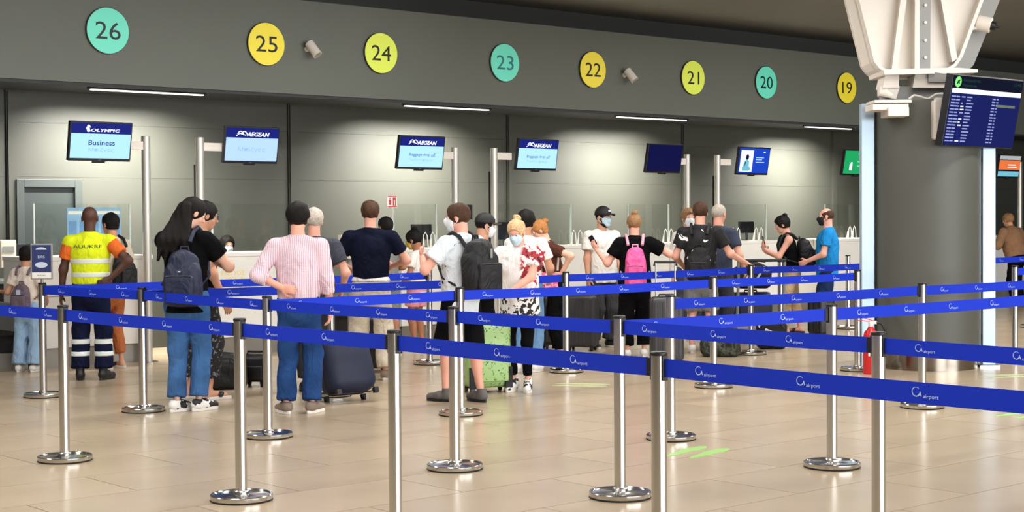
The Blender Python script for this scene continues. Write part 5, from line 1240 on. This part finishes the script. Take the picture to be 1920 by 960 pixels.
p = person('camel', 'person in camel brown jacket leaning on the counter at the right edge', 1906, 574, 399, -35, sw=1.3, fat=1.4, lean=16, skin=SK_T, hair=('short', HLB), L=dict(w=(-0.25, 0.36, 1.12)), R=dict(w=(0.2, 0.36, 1.1)), top=dict(m=C_fur, sleeve='long', g=0.045, hem=-0.02), bottom=dict(m=C_black), shoe=sh(S_bk, S_bk), vox=0.016)
# seated agent behind the counter
u, z = onv(424, 440, V0 + 1.12)
p = person('agent', 'dark-haired seated agent with a white mask behind the lettered counter', 0, 0, 0, 150, loc=W(u, V0 + 1.12, 0), H=1.64, drop=0.30, head=(0, 8), skin=SK_L, hair=('thick', HB), mask=M_mw, R=dict(w=(0.2, 0.34, 1.0)), L=dict(w=(-0.2, 0.34, 1.0)), fR=(0.12, 0.1, 5), fL=(-0.12, 0.1, -5), top=dict(m=C_navy, sleeve='long', hem=0.0), bottom=dict(m=C_navy), shoe=sh(S_bk, S_bk), vox=0.016)
t = thing('office_stool', 'black round office stool under the seated agent', 'stool', (p.g[0], p.g[1], 0))
zs = 0.5
m = MB(); m.lathe([(0.19, zs - 0.07), (0.2, zs - 0.05), (0.2, zs - 0.02), (0.17, zs)], 24); m.build('seat', M_black, t, True)
m = MB(); m.cyl((0, 0, 0.03), (0, 0, zs - 0.07), 0.03, n=12); m.build('column', M_steel, t, True)
m = MB(); m.lathe([(0.24, 0), (0.24, 0.015), (0.05, 0.05)], 24); m.build('base', M_steel_d, t, True)

# ------------------------------------------------------------------ luggage
C_green = mat_ramp('lime_green_print', lambda nt, v: mixc(nt, ramp(nt, noise(nt, v, 16, 2, 1.5), [(0, (0, 0, 0)), (0.60, (255, 255, 255)), (0.645, (0, 0, 0))]), (156, 192, 122), (52, 92, 48)), 0.45)
C_gshell = mat('charcoal_hard_shell', (52, 52, 54), 0.45, var=0.05); C_kshell = mat('black_hard_shell', (16, 16, 19), 0.45); C_nshell = mat('navy_soft_case', (19, 28, 56), 0.6, var=0.1, scale=8, bump=0.12, bscale=40)
def suitcase(x, y, w_, d_, h_, rot, mm, label, tilt=0.0, handle=0.0, wheels=4, ribs=0, corner=None, group='wheeled suitcases', loc=None, pocket=True):
    g = ground(x, y) if loc is None else loc
    t = thing('suitcase', label, 'suitcase', (g[0], g[1], 0), math.radians(rot), group); t.rotation_euler = (math.radians(tilt), 0, math.radians(rot))
    z0 = 0.045
    m = MB(); m.box((0, 0, z0 + h_ / 2), (w_ / 2, d_ / 2, h_ / 2)); m.build('shell', mm, t, True, bevel=min((0.1 if not pocket else 0.07) if wheels == 2 else 0.045, d_ * 0.36), seg=4)
    m = MB()
    m.tube([(w_ / 2 * a, 0, z0 + h_ / 2 + h_ / 2 * b) for a, b in ((-0.8, 1.004), (0.8, 1.004), (0.97, 0.97), (1.006, 0.85), (1.006, -0.85), (0.97, -0.97), (0.8, -1.0), (-0.8, -1.0), (-0.97, -0.97), (-1.006, -0.85), (-1.006, 0.85), (-0.97, 0.97))], 0.005, 6, True); m.build('zip_seam', M_black, t, True)
    for q in range(ribs):
        xx = -w_ * 0.36 + w_ * 0.72 * q / max(ribs - 1, 1); m = MB(); m.box((xx, -d_ / 2, z0 + h_ / 2), (0.012, 0.006, h_ * 0.42)); m.build('rib', mm, t, bevel=0.004)
    if not ribs and pocket:
        m = MB(); m.box((0, -d_ / 2 - 0.008, z0 + h_ * 0.36), (w_ * 0.38, 0.02, h_ * 0.26)); m.build('front_pocket', mm, t, True, bevel=0.015, seg=3)
    ps = [(-1, -1), (1, -1), (-1, 1), (1, 1)] if wheels == 4 else [(-1, 1), (1, 1)]
    for a, b in ps:
        m = MB(); c = Vector((a * (w_ / 2 - 0.05), b * (d_ / 2 - 0.03), 0.025)); m.cyl(c - Vector((0.012, 0, 0)), c + Vector((0.012, 0, 0)), 0.025, n=14); m.box(c + Vector((0, 0, 0.02)), (0.018, 0.018, 0.016)); m.build('wheel', M_rubber, t, True)
    if wheels == 2:
        for a in (-1, 1):
            m = MB(); m.box((a * (w_ / 2 - 0.05), -d_ / 2 + 0.03, 0.022), (0.02, 0.02, 0.022)); m.build('foot', M_black, t)
    m = MB(); m.tube([(-0.08, 0, z0 + h_ - 0.005), (-0.075, 0, z0 + h_ + 0.025), (0.075, 0, z0 + h_ + 0.025), (0.08, 0, z0 + h_ - 0.005)], 0.01, 8); m.build('grip', M_black, t, True)
    if handle > 0:
        for a in (-1, 1):
            m = MB(); m.cyl((a * 0.1, d_ / 2 - 0.03, z0 + h_ * 0.7), (a * 0.1, d_ / 2 - 0.03, z0 + h_ + handle), 0.008, n=8); m.build('handle_rod', M_steel, t, True)
        m = MB(); m.tube([(-0.115, d_ / 2 - 0.03, z0 + h_ + handle - 0.04), (-0.11, d_ / 2 - 0.03, z0 + h_ + handle), (0.11, d_ / 2 - 0.03, z0 + h_ + handle), (0.115, d_ / 2 - 0.03, z0 + h_ + handle - 0.04)], 0.014, 8); m.build('pull_handle', M_black, t, True)
    if corner:
        for a in (-1, 1):
            m = MB(); m.box((a * (w_ / 2 - 0.045), -d_ / 2 - 0.004, z0 + h_ * 0.16), (0.035, 0.012, h_ * 0.16)); m.build('corner_guard', corner, t, bevel=0.006)
    return t
suitcase(660, 754, 0.45, 0.29, 0.48, 34, C_nshell, 'navy soft suitcase tilted beside the man in pink shirt', tilt=-24, wheels=2, handle=0.1, pocket=False).location.z = 0.035
suitcase(912, 735, 0.42, 0.25, 0.58, 20, C_green, 'lime green patterned suitcase beside the blonde woman', wheels=2, corner=C_bbag, handle=0.0)
suitcase(704, 697, 0.24, 0.34, 0.52, 5, C_kshell, 'black suitcase standing in front of the man in beige trousers', handle=0.35, ribs=3)
suitcase(480, 724, 0.27, 0.2, 0.25, -10, C_kshell, 'small black case on the floor beside the lettered counter', ribs=0)
suitcase(1250, 684, 0.34, 0.28, 0.66, 0, C_gshell, 'tall charcoal suitcase with raised handle right of the pink backpack', handle=0.36, ribs=4)
suitcase(1092, 657, 0.36, 0.26, 0.60, -15, C_gshell, 'charcoal suitcase between the brown top woman and the white shirt man', ribs=4)
suitcase(1040, 653, 0.32, 0.24, 0.58, 10, C_kshell, 'black suitcase beside the pink bag', ribs=4)
suitcase(1332, 634, 0.42, 0.28, 0.62, 5, C_nshell, 'navy suitcase behind the camouflage duffel', handle=0.2)
suitcase(1540, 634, 0.3, 0.24, 0.5, -70, C_kshell, 'black suitcase at the feet of the bald man in blue', ribs=3)
def softbag(x, y, half, rot, mm, label, name='duffel_bag', strap=True, z=None, loc=None, patch=(), cat='bag'):
    g = ground(x, y) if loc is None else loc
    t = thing(name, label, cat, (g[0], g[1], g[2] if loc is not None else 0), math.radians(rot), None)
    a, b, c = half
    S_ = SDF(0.03); S_.box((0, 0, c * 0.8), (a, b, c * 0.8), rd=min(a, b, c) * 0.55); S_.ell((0, 0, c * 1.15), (a * 0.85, b * 0.9, c * 0.85)); S_.wrinkle(0.006, (22, 18, 26), 2.0); S_.cut((0, 0, 0.0), (0, 0, -1)); S_.build('bag_body', mm, t, 0.012)
    m = MB(); m.tube([(-a * 0.8, -b * 0.9, c * 1.2), (-a * 0.3, -b * 0.95, c * 1.75), (a * 0.3, -b * 0.95, c * 1.75), (a * 0.8, -b * 0.9, c * 1.2)], 0.01, 8); m.build('handle', M_black, t, True)
    m = MB(); m.tube([(-a * 0.75, 0, c * 1.9), (0, 0, c * 2.02), (a * 0.75, 0, c * 1.9)], 0.005, 6); m.build('zip', M_black, t, True)
    for (px_, pz_, sx_, sz_, ang, pm) in patch:
        m = MB(); m.box((px_, -b - 0.008, pz_), (sx_, 0.006, sz_), Matrix.Rotation(ang, 3, 'Y')); m.build('stripe', pm, t, bevel=0.003)
    return t
softbag(422, 729, (0.2, 0.13, 0.165), 10, C_bbag, 'black soft bag on the floor beside the small black case')
softbag(1350, 668, (0.22, 0.13, 0.13), -4, C_camo, 'dark camouflage duffel on the floor below the trolley')
softbag(1446, 654, (0.17, 0.12, 0.2), 0, C_bw, 'black and white bag on the floor left of the khaki trousers', patch=[(-0.05, 0.2, 0.05, 0.03, 0.4, C_white), (0.06, 0.12, 0.045, 0.05, -0.3, C_white)])
# luggage trolley with a pile of bags
g = ground(1420, 640); t = thing('luggage_trolley', 'dark luggage trolley loaded with black bags behind the barrier', 'trolley', (g[0], g[1], 0), math.radians(8))
m = MB(); m.box((0, 0.25, 0.16), (0.3, 0.4, 0.02)); m.build('deck', M_greyp, t, bevel=0.008)
for a in (-1, 1):
    m = MB(); m.tube([(a * 0.29, -0.12, 0.14), (a * 0.29, -0.16, 0.6), (a * 0.29, -0.19, 1.0)], 0.018, 10); m.build('upright', M_greyp, t, True)
m = MB(); m.tube([(-0.3, -0.2, 1.0), (0.3, -0.2, 1.0)], 0.02, 10); m.build('push_bar', M_black, t, True)
for a, b in ((-0.24, -0.08), (0.24, -0.08), (0.0, 0.58)):
    m = MB(); m.cyl((a - 0.02, b, 0.07), (a + 0.02, b, 0.07), 0.07, n=16); m.build('wheel', M_rubber, t, True)
Rm = Matrix.Rotation(math.radians(8), 3, 'Z'); base = Vector((g[0], g[1], 0))
suitcase(0, 0, 0.5, 0.3, 0.36, 8, C_nshell, 'navy suitcase lying at the bottom of the loaded trolley', wheels=2, loc=base + Rm @ Vector((0, 0.28, 0))).location.z = 0.185
softbag(0, 0, (0.24, 0.17, 0.17), 8, C_bbag, 'black striped bag on top of the loaded trolley', loc=base + Rm @ Vector((0.0, 0.25, 0.64)), patch=[(0.05, 0.17, 0.012, 0.13, 0.6, M_pale), (-0.12, 0.12, 0.012, 0.1, 0.6, M_pale)])
# pink handbag hanging from the arm of the woman in brown
P = PEOPLE['brown']; hp = P.T(-0.12, 0.16, 0.06)
t, f = worn(P, 'shoulder_bag', 'pink and red shoulder bag of the woman in brown top', 'bag', hp)
S_ = SDF(0.02); S_.box((0, 0, 0), (0.07, 0.15, 0.11), rd=0.05); S_.wrinkle(0.004); S_.build('bag_body', mat_ramp('pink_red_print', lambda nt, v: ramp(nt, noise(nt, v, 14, 2), [(0, (222, 90, 120)), (0.5, (236, 160, 176)), (0.62, (170, 40, 60))])), t, 0.011)
m = MB(); m.tube([f(P.T(-0.14, 0.1, 0.14)), f(P.T(-0.13, 0.12, 0.35)), f(P.T(-0.09, 0.0, 0.56)), f(P.T(-0.12, -0.12, 0.42)), f(P.T(-0.16, -0.02, 0.16))], 0.012, 8); m.build('strap', C_cream, t, True)

# ------------------------------------------------------------------ small things on and by the counters
# sign on a thin stand
u, z = onv(735, 378, V0 - 0.15); t = thing('stand_sign', 'small red and white baggage sign on a thin stand', 'sign', W(u, V0 - 0.15, 0), TH)
m = MB(); m.cyl((0, 0, 0.012), (0, 0, z - 0.06), 0.009, n=10); m.build('stand_rod', M_whitep, t, True)
m = MB(); m.lathe([(0.12, 0), (0.12, 0.01), (0.02, 0.016)], 24); m.build('foot', M_whitep, t, True)
m = MB(); m.box((0, 0, z), (0.075, 0.006, 0.075)); m.build('sign_panel', M_white, t, bevel=0.004)
M_sred = mat('sign_red', (196, 52, 52), 0.5)
m = MB(); m.box((0.03, -0.008, z + 0.0), (0.022, 0.002, 0.05)); m.build('red_symbol', M_sred, t)
m = MB(); m.box((0.03, -0.0105, z - 0.012), (0.007, 0.001, 0.03)); m.build('white_symbol', M_white, t)
m = MB(); m.box((-0.035, -0.008, z - 0.01), (0.016, 0.002, 0.03)); m.box((-0.035, -0.008, z + 0.035), (0.01, 0.002, 0.009)); m.build('figure_symbol', M_sred, t)
for a, b, c, d in ((0, 0.062, 0.068, 0.006), (0, -0.062, 0.068, 0.006)):
    m = MB(); m.box((a, -0.0075, z + b), (c, 0.001, d)); m.build('red_border', M_sred, t)
# pale info totems
def totem(x, y0, y1, wpx, label, v=V0 + 0.35, z0=0.0):
    u, zt = onv(x, y0, v); ua = onv(x - wpx / 2, y0, v)[0]; ub_ = onv(x + wpx / 2, y0, v)[0]; zb = onv(x, y1, v)[1]; h = (ub_ - ua) / 2
    t = thing('tag_printer', label, 'printer', W(u, v, 0), TH)
    m = MB(); m.box((0, 0, (zb + zt) / 2), (h, 0.08, (zt - zb) / 2)); m.build('housing', mat('pale_beige_plastic', (214, 206, 190), 0.5, var=0.03), t, bevel=0.01)
    m = MB(); m.box((-h - 0.03, 0, (zb + zt) / 2), (0.012, 0.03, (zt - zb) / 2)); m.build('side_rail', M_whitep, t)
    m = MB(); m.box((0, -0.083, zt - 0.1), (h * 0.7, 0.004, 0.03)); m.build('paper_slot', M_greyp, t)
    m = MB(); m.cyl((0, 0, z0 + 0.015), (0, 0, zb), 0.03, n=12); m.build('stand', M_greyp, t, True); m = MB(); m.box((0, 0, z0 + 0.008), (0.1, 0.08, 0.008)); m.build('foot', M_greyp, t)
totem(655, 440, 485, 26, 'pale beige baggage tag printer left of the man in navy', V0 - 0.12)
totem(10, 450, 502, 30, 'pale beige baggage tag printer at the left edge above the conveyor', V0 + 1.26, 0.892)
# terminals on counters
def terminal(x, y, label, v=V0 + 0.5, w_=0.2, h_=0.13, zb=1.163):
    u, z = onv(x, y, v); t = thing('counter_terminal', label, 'monitor', W(u, v, zb), TH, 'counter terminals')
    z -= zb; z = max(z, 0.2)
    m = MB(); m.box((0, 0, z), (w_, 0.018, h_)); m.build('display_housing', M_bez, t, bevel=0.006); m = MB(); m.box((0, 0.019, z), (w_ - 0.015, 0.002, h_ - 0.015)); m.build('display', mat('display_glass', (40, 60, 110), 0.2), t)
    m = MB(); m.cyl((0, -0.01, 0.012), (0, -0.01, z - h_ + 0.02), 0.02, n=10); m.build('neck', M_black, t, True); m = MB(); m.box((0, 0, 0.006), (0.11, 0.08, 0.006)); m.build('foot', M_black, t, bevel=0.003)
terminal(1399, 440, 'dark terminal on the counter left of the woman in tank top', w_=0.17, h_=0.09)
terminal(945, 448, 'dark terminal on the counter left of the blonde woman', w_=0.18, h_=0.12)
terminal(790, 452, 'dark terminal on the counter behind the girl with yellow mask', w_=0.16, h_=0.1)
terminal(868, 398, 'dark terminal above the black cap, beside the steel pole', w_=0.15, h_=0.1)
ua = onv(-70, 500, V0 + 1.25)[0]; ub_ = onv(60, 500, V0 + 1.25)[0]; t = thing('agent_desk', 'dark agent desk behind the baggage conveyor at the left edge', 'desk', W((ua + ub_) / 2, V0 + 1.28, 0), TH)
m = MB(); m.box((0, 0, 0.87), ((ub_ - ua) / 2, 0.17, 0.02)); m.build('desk_top', M_greyp, t, bevel=0.005)
for q in (-1, 1):
    m = MB(); m.box((q * ((ub_ - ua) / 2 - 0.03), 0, 0.425), (0.02, 0.16, 0.425)); m.build('side_panel', M_soffit, t)
m = MB(); m.box((0, -0.1, 0.5), ((ub_ - ua) / 2 - 0.05, 0.01, 0.35)); m.build('modesty_panel', M_soffit, t)
terminal(42, 474, 'dark terminal beside the left baggage tag printer', v=V0 + 1.28, w_=0.12, h_=0.1, zb=0.892)
# white wire tag racks on the counters
def rack(x, y, label):
    v = V0 + 0.12; u, z = onv(x, y, v); t = thing('tag_rack', label, 'rack', W(u, v, 1.1625), TH, 'white wire baggage tag racks')
    for q in (-0.09, 0.03):
        m = MB(); m.tube([(q - 0.04, 0, 0.006), (q - 0.03, 0, 0.16), (q, 0, 0.2), (q + 0.03, 0, 0.16), (q + 0.045, 0, 0.006)], 0.006, 8); m.build('hoop', M_white, t, True)
        m = MB(); m.tube([(q + 0.02, 0.08, 0.006), (q + 0.025, 0.06, 0.12), (q + 0.04, 0.08, 0.006)], 0.008, 8); m.build('hoop', M_white, t, True)
    m = MB(); m.box((-0.02, 0.04, 0.004), (0.13, 0.06, 0.004)); m.build('base_plate', M_white, t)
rack(1256, 440, 'white wire tag rack on the counter right of the pink backpack'); rack(1382, 440, 'white wire tag rack on the counter right of the slate polo')
rack(1425, 440, 'white wire tag rack on the counter left of the raised phone'); rack(1600, 440, 'white wire tag rack on the counter right of the blue shirt'); rack(808, 444, 'white wire tag rack on the counter behind the girl with topknot')
rack(1085, 446, 'white wire tag rack on the counter right of the ginger updo')
# blue poster on the acrylic screen in front of the door
u0, z0 = onv(126, 440, V0 + 0.6); u1, z1 = onv(226, 390, V0 + 0.6)
t = thing('blue_poster', 'pale blue printed poster standing behind the hi-vis worker', 'poster', W((u0 + u1) / 2, V0 + 0.6, 1.163), TH)
h = (u1 - u0) / 2; zt = z1 - 1.163
m = MB(); m.box((0, 0, zt / 2 + 0.003), (h, 0.004, zt / 2)); m.build('board', mat('poster_blue', (132, 172, 208), 0.4), t)
m = MB(); m.box((0, -0.006, zt - 0.05), (h * 0.96, 0.002, 0.018)); m.build('title_band', M_white, t)
for q in range(5):
    m = MB(); m.box((-h * 0.8 + q * h * 0.4, -0.006, zt * 0.42), (h * 0.14, 0.002, zt * 0.3)); m.build('print_column', mat('poster_print', (96, 140, 190), 0.5), t)
